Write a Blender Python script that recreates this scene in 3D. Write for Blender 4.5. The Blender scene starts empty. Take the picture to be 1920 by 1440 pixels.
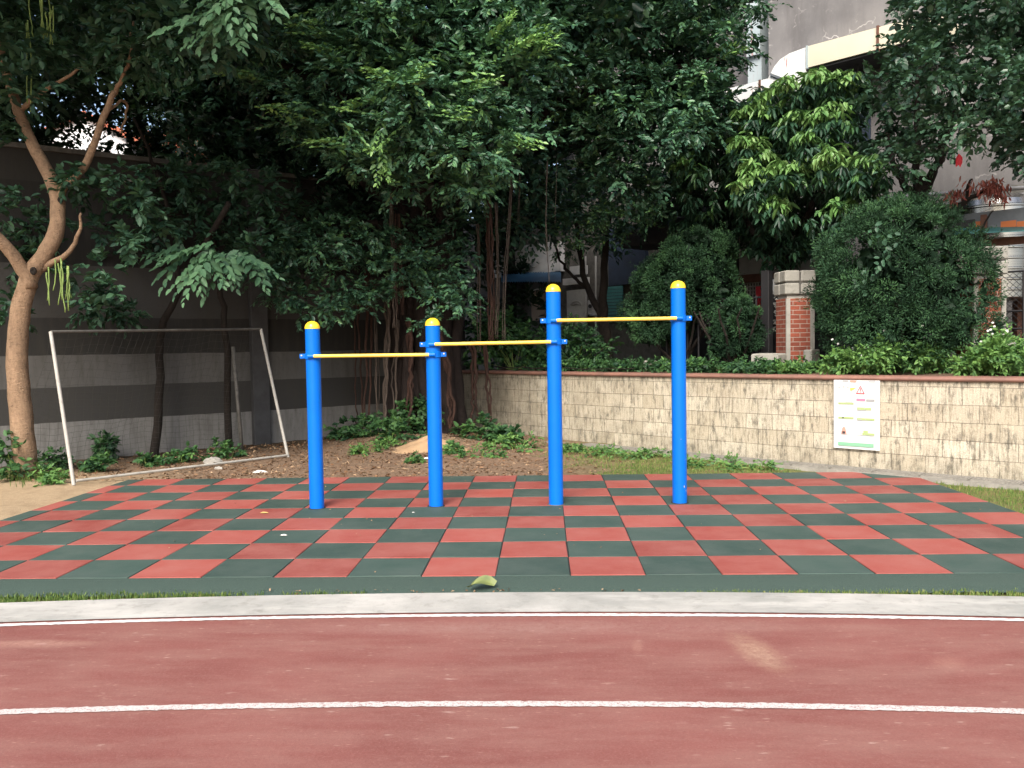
import bpy, math, random
import numpy as np
from mathutils import Vector, Matrix
C = bpy.context.scene.collection
SC = bpy.context.scene
rng = np.random.default_rng(7)
random.seed(7)
PI = math.pi

# ------------------------------------------------------------------ camera
CAM = np.array([-.1518, -5.6409, 1.5154]); YAW, PITCH, ROLL, FPX = -.0385, -.0422, -.0162, 1603.7
_cy, _sy, _cp, _sp = math.cos(YAW), math.sin(YAW), math.cos(PITCH), math.sin(PITCH)
FW = np.array([_sy*_cp, _cy*_cp, _sp]); _r0 = np.array([_cy, -_sy, 0.]); _u0 = np.cross(_r0, FW)
RT = math.cos(ROLL)*_r0 + math.sin(ROLL)*_u0; UP = -math.sin(ROLL)*_r0 + math.cos(ROLL)*_u0
def ray(px, py): return FW + RT*(px-960)/FPX + UP*(720-py)/FPX
def at(px, py, Y):                       # point seen at a photo pixel, standing at depth Y
    d = ray(px, py); return CAM + d*((Y-CAM[1])/d[1])
def atz(px, py, z):
    d = ray(px, py); return CAM + d*((z-CAM[2])/d[2])
WDIR = np.array([.725, -.689, 0.]); WNRM = np.array([.689, .725, 0.]); WP0 = np.array([.12, 8.29, 0.])
def off(px, py, o):                      # point on the upright plane o metres behind the tiled wall
    d = ray(px, py); q = WP0 + WNRM*o; return CAM + d*(((q-CAM)@WNRM)/(d@WNRM))
LP = np.array([-7.14, 6.51, 0.]); LDIR = np.array([.780, .626, 0.]); LNRM = np.array([-.626, .780, 0.])
def lw(px, py, o=0.):                    # point on the plane of the painted wall at the left
    d = ray(px, py); q = LP + LNRM*o; return CAM + d*(((q-CAM)@LNRM)/(d@LNRM))

cam = bpy.data.objects.new('camera', bpy.data.cameras.new('camera')); C.objects.link(cam)
cam.data.sensor_width = 36; cam.data.lens = FPX/1920*36; cam.data.clip_end = 900; cam.data.clip_start = .05
M = Matrix.Identity(4)
for i in range(3):
    M[i][0], M[i][1], M[i][2], M[i][3] = RT[i], UP[i], -FW[i], CAM[i]
cam.matrix_world = M; SC.camera = cam

# ------------------------------------------------------------------ materials
def newmat(name):
    m = bpy.data.materials.new(name); m.use_nodes = True
    nt = m.node_tree; return m, nt, nt.nodes['Principled BSDF']
def nd(nt, typ, **kw):
    n = nt.nodes.new(typ)
    for k, v in kw.items():
        if k in n.inputs.keys(): n.inputs[k].default_value = v
        else: setattr(n, k, v)
    return n
def lk(nt, a, b): nt.links.new(a, b)
def mixc(nt, fac, a, b, typ='MIX'):
    n = nt.nodes.new('ShaderNodeMix'); n.data_type = 'RGBA'; n.blend_type = typ
    for s, v in ((n.inputs[0], fac), (n.inputs[6], a), (n.inputs[7], b)):
        if isinstance(v, bpy.types.NodeSocket): lk(nt, v, s)
        elif isinstance(v, (int, float)): s.default_value = v
        else: s.default_value = (*v[:3], 1)
    return n.outputs[2]
def mth(nt, op, a, b=None, clamp=False):
    n = nt.nodes.new('ShaderNodeMath'); n.operation = op; n.use_clamp = clamp
    for s, v in zip(n.inputs, (a, b)):
        if v is None: continue
        if isinstance(v, bpy.types.NodeSocket): lk(nt, v, s)
        else: s.default_value = v
    return n.outputs[0]
def ramp(nt, fac, stops):
    n = nt.nodes.new('ShaderNodeValToRGB'); e = n.color_ramp.elements
    while len(e) < len(stops): e.new(.5)
    for x, (p, c) in zip(e, stops):
        x.position = p; x.color = (*c, 1) if len(c) == 3 else c
    lk(nt, fac, n.inputs[0]); return n.outputs[0]
def noise(nt, scale, detail=4, rough=.6, vec=None, stretch=None):
    n = nd(nt, 'ShaderNodeTexNoise', Scale=scale, Detail=detail, Roughness=rough)
    if vec is None: vec = nd(nt, 'ShaderNodeTexCoord').outputs['Object']
    if stretch:
        mp = nd(nt, 'ShaderNodeMapping'); mp.inputs['Scale'].default_value = stretch; lk(nt, vec, mp.inputs[0]); vec = mp.outputs[0]
    lk(nt, vec, n.inputs['Vector']); return n.outputs['Fac']
def bump(nt, bsdf, h, strength=.3, dist=.01):
    b = nd(nt, 'ShaderNodeBump', Strength=strength, Distance=dist); lk(nt, h, b.inputs['Height']); lk(nt, b.outputs[0], bsdf.inputs['Normal'])
def sat(nt, v, lo, hi):
    n = nd(nt, 'ShaderNodeMapRange'); n.inputs[1].default_value = lo; n.inputs[2].default_value = hi; lk(nt, v, n.inputs[0]); return n.outputs[0]

def M_simple(name, c1, c2=None, scale=8, rough=.6, metal=0, bs=0., bscale=60, spec=.5, lo=.35, hi=.65, stretch=None, coat=0):
    m, nt, b = newmat(name)
    b.inputs['Roughness'].default_value = rough; b.inputs['Metallic'].default_value = metal; b.inputs['Specular IOR Level'].default_value = spec
    b.inputs['Coat Weight'].default_value = coat
    if c2 is None: b.inputs['Base Color'].default_value = (*c1, 1)
    else: lk(nt, mixc(nt, sat(nt, noise(nt, scale, 6, .65, stretch=stretch), lo, hi), c1, c2), b.inputs['Base Color'])
    if bs: bump(nt, b, noise(nt, bscale, 4), bs)
    return m
def M_leaf(name, stops, rough=.42, trans=.22, spec=.45):
    m, nt, b = newmat(name)
    a = nd(nt, 'ShaderNodeAttribute', attribute_name='tint')
    col = ramp(nt, a.outputs['Fac'], stops)
    lk(nt, col, b.inputs['Base Color']); b.inputs['Roughness'].default_value = rough; b.inputs['Specular IOR Level'].default_value = spec
    t = nd(nt, 'ShaderNodeBsdfTranslucent'); lk(nt, mixc(nt, .5, col, (.06, .14, .02)), t.inputs[0])
    mx = nd(nt, 'ShaderNodeMixShader'); mx.inputs[0].default_value = trans
    lk(nt, b.outputs[0], mx.inputs[1]); lk(nt, t.outputs[0], mx.inputs[2])
    lk(nt, mx.outputs[0], nt.nodes['Material Output'].inputs[0]); return m

def M_soil():
    m, nt, b = newmat('soil'); b.inputs['Roughness'].default_value = .95; b.inputs['Specular IOR Level'].default_value = .1
    n1 = noise(nt, 3, 8, .7); n2 = noise(nt, 28, 6, .75); n3 = noise(nt, 90, 3, .6)
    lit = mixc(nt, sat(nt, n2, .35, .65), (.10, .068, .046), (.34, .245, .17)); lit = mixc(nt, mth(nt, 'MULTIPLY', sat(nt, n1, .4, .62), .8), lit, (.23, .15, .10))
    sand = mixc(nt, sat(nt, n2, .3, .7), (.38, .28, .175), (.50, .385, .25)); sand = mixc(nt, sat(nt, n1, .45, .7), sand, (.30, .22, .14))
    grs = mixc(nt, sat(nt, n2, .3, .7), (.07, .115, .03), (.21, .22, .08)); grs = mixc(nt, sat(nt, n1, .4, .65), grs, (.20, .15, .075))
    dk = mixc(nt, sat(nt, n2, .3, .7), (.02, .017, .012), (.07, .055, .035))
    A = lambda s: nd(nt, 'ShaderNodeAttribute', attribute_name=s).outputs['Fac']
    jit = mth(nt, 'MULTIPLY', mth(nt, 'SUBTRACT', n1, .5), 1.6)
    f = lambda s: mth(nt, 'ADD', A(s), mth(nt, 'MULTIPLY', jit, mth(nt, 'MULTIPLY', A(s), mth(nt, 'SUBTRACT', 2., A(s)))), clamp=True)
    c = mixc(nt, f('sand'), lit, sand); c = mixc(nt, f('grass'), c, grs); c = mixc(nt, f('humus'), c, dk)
    spk = sat(nt, n3, .68, .74); c = mixc(nt, mth(nt, 'MULTIPLY', spk, .35), c, (.45, .36, .27))
    lk(nt, c, b.inputs['Base Color']); bump(nt, b, mth(nt, 'ADD', n2, mth(nt, 'MULTIPLY', n3, .6)), .7, .03); return m
_a, _b = atz(1378, 1188, -.016), atz(1468, 1262, -.016)
SMEAR = ((_a[0]+_b[0])/2, (_a[1]+_b[1])/2, math.atan2(_b[1]-_a[1], _b[0]-_a[0]))
def M_track():
    m, nt, b = newmat('red_running_track'); b.inputs['Roughness'].default_value = .85; b.inputs['Specular IOR Level'].default_value = .25
    n1 = noise(nt, .9, 6, .6); n2 = noise(nt, 5, 7, .7, stretch=(.5, 1.5, 1)); n3 = noise(nt, 160, 3, .7); n4 = noise(nt, 2.3, 5, .7, stretch=(.6, 2.2, 1)); n5 = noise(nt, 420, 2, .5)
    c = mixc(nt, sat(nt, n1, .35, .65), (.165, .056, .047), (.222, .086, .072))
    c = mixc(nt, mth(nt, 'MULTIPLY', sat(nt, n4, .40, .66), .55), c, (.26, .145, .118))
    c = mixc(nt, sat(nt, n2, .66, .78), c, (.40, .26, .21))
    c = mixc(nt, mth(nt, 'MULTIPLY', sat(nt, n3, .40, .75), .4), c, (.29, .115, .10))
    c = mixc(nt, mth(nt, 'MULTIPLY', sat(nt, n5, .62, .8), .5), c, (.09, .03, .028))
    pos = nd(nt, 'ShaderNodeTexCoord').outputs['Object']
    for sc_, rad, thr, colr in ((9., .10, .72, (.50, .38, .33)), (26., .16, .80, (.46, .33, .28)), (60., .22, .80, (.42, .24, .20))):
        mp = nd(nt, 'ShaderNodeMapping'); mp.inputs['Scale'].default_value = (.45, 1.3, 1); lk(nt, pos, mp.inputs[0])
        wn = nd(nt, 'ShaderNodeTexNoise', Scale=sc_*2.2, Detail=3.); lk(nt, mp.outputs[0], wn.inputs['Vector'])
        av = nd(nt, 'ShaderNodeVectorMath', operation='MULTIPLY_ADD'); lk(nt, wn.outputs['Color'], av.inputs[0]); av.inputs[1].default_value = (.5/sc_,)*3; lk(nt, mp.outputs[0], av.inputs[2])
        vo = nd(nt, 'ShaderNodeTexVoronoi', Scale=sc_); lk(nt, av.outputs[0], vo.inputs['Vector']); sp = nd(nt, 'ShaderNodeSeparateColor'); lk(nt, vo.outputs['Color'], sp.inputs[0])
        spot = mth(nt, 'MULTIPLY', sat(nt, vo.outputs['Distance'], rad*1.6, rad*.5), mth(nt, 'GREATER_THAN', sp.outputs[0], thr)); c = mixc(nt, mth(nt, 'MULTIPLY', spot, mth(nt, 'MULTIPLY', mth(nt, 'MULTIPLY', sp.outputs[1], .75), sat(nt, n4, .40, .60))), c, colr)
    c = mixc(nt, mth(nt, 'MULTIPLY', sat(nt, noise(nt, 75, 4, .8), .50, .70), .40), c, (.30, .15, .125)); c = mixc(nt, mth(nt, 'MULTIPLY', sat(nt, noise(nt, 110, 4, .8), .56, .72), .45), c, (.10, .034, .03))
    # dust near the kerb and one long streak of dried sand
    pos = nd(nt, 'ShaderNodeTexCoord').outputs['Object']; sx = nd(nt, 'ShaderNodeSeparateXYZ'); lk(nt, pos, sx.inputs[0])
    def blob(cx, cy, ang, lx, ly, amt):
        ca, sa = math.cos(ang), math.sin(ang)
        dx = mth(nt, 'SUBTRACT', sx.outputs[0], cx); dy = mth(nt, 'SUBTRACT', sx.outputs[1], cy)
        u = mth(nt, 'ADD', mth(nt, 'MULTIPLY', dx, ca/lx), mth(nt, 'MULTIPLY', dy, sa/lx))
        v = mth(nt, 'ADD', mth(nt, 'MULTIPLY', dx, -sa/ly), mth(nt, 'MULTIPLY', dy, ca/ly))
        r = mth(nt, 'ADD', mth(nt, 'MULTIPLY', u, u), mth(nt, 'MULTIPLY', v, v))
        g = mth(nt, 'SUBTRACT', 1., r, clamp=True)
        return mth(nt, 'MULTIPLY', mth(nt, 'MULTIPLY', mth(nt, 'MULTIPLY', g, g), amt), sat(nt, noise(nt, 26, 8, .8), .30, .62))
    c = mixc(nt, blob(*SMEAR, .38, .14, .62), c, (.44, .31, .21))
    c = mixc(nt, blob(.30, -1.32, 1.4, .16, .04, .3), c, (.42, .24, .18))
    c = mixc(nt, blob(-2.9, -1.25, 0, .5, .08, .6), c, (.42, .25, .19))
    c = mixc(nt, blob(1.75, -1.55, .9, .16, .10, .3), c, (.42, .24, .18))
    c = mixc(nt, blob(-.2, -1.02, 0, 2.2, .16, .45), c, (.33, .21, .18))
    lk(nt, c, b.inputs['Base Color']); bump(nt, b, n3, .5, .004); return m
def M_concrete(name, a, bb, dirt_shade, sc=1.5):
    m, nt, b = newmat(name); b.inputs['Roughness'].default_value = .9; b.inputs['Specular IOR Level'].default_value = .2
    n1 = noise(nt, sc, 8, .65); n2 = noise(nt, sc*7, 6, .7); n3 = noise(nt, 140, 3)
    n4 = noise(nt, sc*2.4, 7, .7, stretch=(.35, 1.6, 1))
    c = mixc(nt, sat(nt, n1, .38, .60), a, bb); c = mixc(nt, mth(nt, 'MULTIPLY', sat(nt, n4, .50, .66), .6), c, [min(.85, x*1.22) for x in a]); c = mixc(nt, mth(nt, 'MULTIPLY', sat(nt, n2, .54, .72), .6), c, dirt_shade)
    c = mixc(nt, mth(nt, 'MULTIPLY', n3, .25), c, dirt_shade)
    lk(nt, c, b.inputs['Base Color']); bump(nt, b, mth(nt, 'ADD', n2, mth(nt, 'MULTIPLY', n3, .5)), .35, .008); return m
def M_rubber():
    m, nt, b = newmat('rubber_tile'); b.inputs['Roughness'].default_value = .8; b.inputs['Specular IOR Level'].default_value = .3
    red = nd(nt, 'ShaderNodeAttribute', attribute_name='red').outputs['Fac']; rnd = nd(nt, 'ShaderNodeAttribute', attribute_name='rnd').outputs['Fac']
    n1 = noise(nt, 2.2, 6, .65); n2 = noise(nt, 260, 2, .6); n3 = noise(nt, 9, 7, .75, stretch=(1, 2.2, 1))
    r = mixc(nt, rnd, (.190, .036, .028), (.30, .060, .046)); g = mixc(nt, rnd, (.024, .050, .041), (.037, .072, .059))
    c = mixc(nt, red, g, r)
    dust = mixc(nt, red, (.09, .115, .10), (.36, .15, .125))
    c = mixc(nt, mth(nt, 'MULTIPLY', sat(nt, n1, .36, .68), .5), c, dust)
    c = mixc(nt, mth(nt, 'MULTIPLY', sat(nt, n3, .58, .76), .5), c, dust)
    c = mixc(nt, mth(nt, 'MULTIPLY', sat(nt, noise(nt, 22, 8, .8), .62, .74), .5), c, (.33, .28, .24))
    c = mixc(nt, mth(nt, 'MULTIPLY', sat(nt, n2, .40, .70), .28), c, dust)
    lk(nt, c, b.inputs['Base Color']); bump(nt, b, n2, .45, .003); return m
def M_stonewall():
    m, nt, b = newmat('split_stone_tile'); b.inputs['Roughness'].default_value = .9; b.inputs['Specular IOR Level'].default_value = .2
    uv = nd(nt, 'ShaderNodeTexCoord').outputs['UV']
    br = nd(nt, 'ShaderNodeTexBrick', Scale=1., **{'Mortar Size': .004, 'Brick Width': .38, 'Row Height': .20, 'Bias': 0., 'Mortar Smooth': .25})
    br.offset = .47; br.offset_frequency = 2; br.squash = 1
    br.inputs['Color1'].default_value = (.0, .0, .0, 1); br.inputs['Color2'].default_value = (1, 1, 1, 1); br.inputs['Mortar'].default_value = (.5, .5, .5, 1)
    wob = nd(nt, 'ShaderNodeTexNoise', Scale=3.); lk(nt, uv, wob.inputs['Vector'])
    wv = nd(nt, 'ShaderNodeVectorMath', operation='MULTIPLY_ADD'); lk(nt, wob.outputs['Color'], wv.inputs[0]); wv.inputs[1].default_value = (.02, .012, 0); lk(nt, uv, wv.inputs[2])
    lk(nt, wv.outputs[0], br.inputs['Vector'])
    perb = sat(nt, br.outputs['Color'], 0, 1)
    str1 = noise(nt, 1, 5, .7, uv, (40, 3.2, 1)); str2 = noise(nt, 1, 6, .75, uv, (17, 3.5, 1)); grit = noise(nt, 75, 5, .75, uv); big = noise(nt, .8, 5, .6, uv)
    spl = noise(nt, 1, 7, .8, uv, (7, 4, 1))
    c = mixc(nt, perb, (.66, .59, .455), (.86, .80, .655))
    c = mixc(nt, mth(nt, 'MULTIPLY', sat(nt, grit, .40, .66), .7), c, (.38, .32, .225))
    c = mixc(nt, mth(nt, 'MULTIPLY', mth(nt, 'MULTIPLY', sat(nt, str1, .47, .63), sat(nt, spl, .30, .58)), .85), c, (.25, .205, .145))
    c = mixc(nt, mth(nt, 'MULTIPLY', sat(nt, mth(nt, 'ADD', mth(nt, 'MULTIPLY', str2, .6), mth(nt, 'MULTIPLY', spl, .45)), .535, .63), .85), c, (.125, .12, .10))
    c = mixc(nt, mth(nt, 'MULTIPLY', sat(nt, big, .5, .75), .3), c, (.30, .27, .21))
    c = mixc(nt, mth(nt, 'MULTIPLY', mth(nt, 'MULTIPLY', br.outputs['Fac'], .8), sat(nt, spl, .25, .55)), c, (.11, .095, .072))
    # green-grey staining below the coping and splash-back by the drain
    sx = nd(nt, 'ShaderNodeSeparateXYZ'); lk(nt, uv, sx.inputs[0])
    low = mth(nt, 'MULTIPLY', sat(nt, sx.outputs[1], .30, -.02), sat(nt, spl, .38, .62)); c = mixc(nt, mth(nt, 'MULTIPLY', low, .7), c, (.16, .15, .115))
    top = mth(nt, 'MULTIPLY', sat(nt, sx.outputs[1], .80, 1.08), sat(nt, str2, .48, .66)); c = mixc(nt, mth(nt, 'MULTIPLY', top, .7), c, (.12, .11, .085))
    dirt_shade = mth(nt, 'MULTIPLY', sat(nt, sx.outputs[0], 7.5, 1.5), sat(nt, noise(nt, 1, 7, .75, uv, (1.6, 2.4, 1)), .30, .62)); c = mixc(nt, mth(nt, 'MULTIPLY', dirt_shade, .62), c, (.185, .175, .135))  # greyer towards the left: dirt plus tree shade put into the colour
    blk = sat(nt, noise(nt, 1, 3, .6, uv, (2.6, 5, 1)), .56, .68); c = mixc(nt, mth(nt, 'MULTIPLY', blk, .35), c, (.36, .31, .235))
    lk(nt, c, b.inputs['Base Color'])
    h = mth(nt, 'SUBTRACT', mth(nt, 'ADD', mth(nt, 'ADD', mth(nt, 'MULTIPLY', str1, .8), grit), mth(nt, 'MULTIPLY', perb, .4)), mth(nt, 'MULTIPLY', br.outputs['Fac'], 1.6))
    bump(nt, b, h, .9, .022); return m
def M_brick():
    m, nt, b = newmat('red_brick'); b.inputs['Roughness'].default_value = .85
    uv = nd(nt, 'ShaderNodeTexCoord').outputs['UV']
    br = nd(nt, 'ShaderNodeTexBrick', Scale=1., **{'Mortar Size': .005, 'Brick Width': .21, 'Row Height': .066, 'Mortar Smooth': .1}); lk(nt, uv, br.inputs['Vector'])
    br.inputs['Color1'].default_value = (.30, .075, .042, 1); br.inputs['Color2'].default_value = (.20, .05, .03, 1); br.inputs['Mortar'].default_value = (.36, .30, .25, 1)
    n = noise(nt, 14, 6, .7)
    c = mixc(nt, mth(nt, 'MULTIPLY', sat(nt, n, .5, .75), .5), br.outputs['Color'], (.10, .06, .045)); lk(nt, c, b.inputs['Base Color'])
    bump(nt, b, mth(nt, 'SUBTRACT', n, br.outputs['Fac']), .5, .01); return m
def M_bands():                                  # painted concrete wall, wide grey paint bands, upper ones darkened to stand for shade
    m, nt, b = newmat('banded_wall_paint'); b.inputs['Roughness'].default_value = .9; b.inputs['Specular IOR Level'].default_value = .15
    uv = nd(nt, 'ShaderNodeTexCoord').outputs['UV']; sx = nd(nt, 'ShaderNodeSeparateXYZ'); lk(nt, uv, sx.inputs[0])
    z = mth(nt, 'DIVIDE', mth(nt, 'ADD', sx.outputs[1], mth(nt, 'MULTIPLY', mth(nt, 'SUBTRACT', noise(nt, 2, 3, .5, uv), .5), .03)), 5.)
    r = nt.nodes.new('ShaderNodeValToRGB'); r.color_ramp.interpolation = 'CONSTANT'; e = r.color_ramp.elements
    st = [(0, .17), (.37/5, .045), (.88/5, .10), (1.38/5, .030), (1.95/5, .055), (2.75/5, .020), (3.35/5, .024), (3.95/5, .034)]
    while len(e) < len(st): e.new(.9)
    for x, (p, v) in zip(e, st): x.position = p; x.color = (v, v*.985, v*.95, 1)
    lk(nt, z, r.inputs[0])
    n1 = noise(nt, 1, 7, .7, uv, (9, 1.2, 1)); n2 = noise(nt, 16, 6, .75, uv)
    c = mixc(nt, mth(nt, 'MULTIPLY', sat(nt, n1, .45, .72), .55), r.outputs[0], (.05, .048, .04)); c = mixc(nt, mth(nt, 'MULTIPLY', sat(nt, n2, .55, .75), .5), c, (.03, .03, .026))
    lk(nt, c, b.inputs['Base Color']); bump(nt, b, n2, .3, .006); return m
def M_facade():
    m, nt, b = newmat('weathered_grey_render'); b.inputs['Roughness'].default_value = .9; b.inputs['Specular IOR Level'].default_value = .2
    n1 = noise(nt, .55, 6, .6); n2 = noise(nt, 1, 7, .7, stretch=(2.2, 2.2, .35)); n3 = noise(nt, 9, 5, .7)
    c = mixc(nt, sat(nt, n1, .38, .62), (.14, .137, .138), (.215, .208, .205)); c = mixc(nt, mth(nt, 'MULTIPLY', sat(nt, n2, .46, .68), .6), c, (.105, .10, .10))
    vo = nd(nt, 'ShaderNodeTexVoronoi', feature='DISTANCE_TO_EDGE', Scale=1.7); nn = nd(nt, 'ShaderNodeTexNoise', Scale=4., Detail=4.)
    tc = nd(nt, 'ShaderNodeTexCoord').outputs['Object']; lk(nt, tc, nn.inputs['Vector'])
    ad = nd(nt, 'ShaderNodeVectorMath', operation='MULTIPLY_ADD'); lk(nt, nn.outputs['Color'], ad.inputs[0]); ad.inputs[1].default_value = (.5, .5, .5); lk(nt, tc, ad.inputs[2]); lk(nt, ad.outputs[0], vo.inputs['Vector'])
    crack = mth(nt, 'MULTIPLY', sat(nt, vo.outputs['Distance'], .035, .008), sat(nt, noise(nt, 1.3, 4, .6), .52, .62))
    c = mixc(nt, mth(nt, 'MULTIPLY', crack, .8), c, (.5, .48, .46)); c = mixc(nt, mth(nt, 'MULTIPLY', sat(nt, n3, .6, .8), .3), c, (.36, .34, .33))
    lk(nt, c, b.inputs['Base Color']); bump(nt, b, n3, .2, .01); return m
def M_rusty(name, c1, c2, rust, amt=.66, stretch=(5, 5, .5), rc=(.33, .03, .015)):
    m, nt, b = newmat(name); b.inputs['Roughness'].default_value = .6
    c = mixc(nt, sat(nt, noise(nt, 1.2, 5, .6), .35, .65), c1, c2)
    c = mixc(nt, mth(nt, 'MULTIPLY', sat(nt, noise(nt, 1, 6, .7, stretch=stretch), amt, amt+.06), rust), c, rc)
    lk(nt, c, b.inputs['Base Color']); return m
def M_bark(name, a, bb, dk, sc=6, st=(6, 6, 2)):
    m, nt, b = newmat(name); b.inputs['Roughness'].default_value = .9; b.inputs['Specular IOR Level'].default_value = .2
    n1 = noise(nt, 1, 7, .7, stretch=st); n2 = noise(nt, 34, 5, .7, stretch=(1, 1, 2.2))
    c = mixc(nt, sat(nt, n1, .35, .65), a, bb); c = mixc(nt, mth(nt, 'MULTIPLY', sat(nt, n2, .60, .70), .8), c, dk)
    n3 = noise(nt, 1, 4, .7, stretch=(16, 16, 42)); n4 = noise(nt, 11, 6, .75); c = mixc(nt, mth(nt, 'MULTIPLY', sat(nt, n4, .48, .7), .45), c, dk); c = mixc(nt, mth(nt, 'MULTIPLY', sat(nt, n3, .62, .70), .85), c, dk)
    lk(nt, c, b.inputs['Base Color']); bump(nt, b, mth(nt, 'ADD', mth(nt, 'ADD', n1, n2), n3), .8, .025); return m

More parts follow.
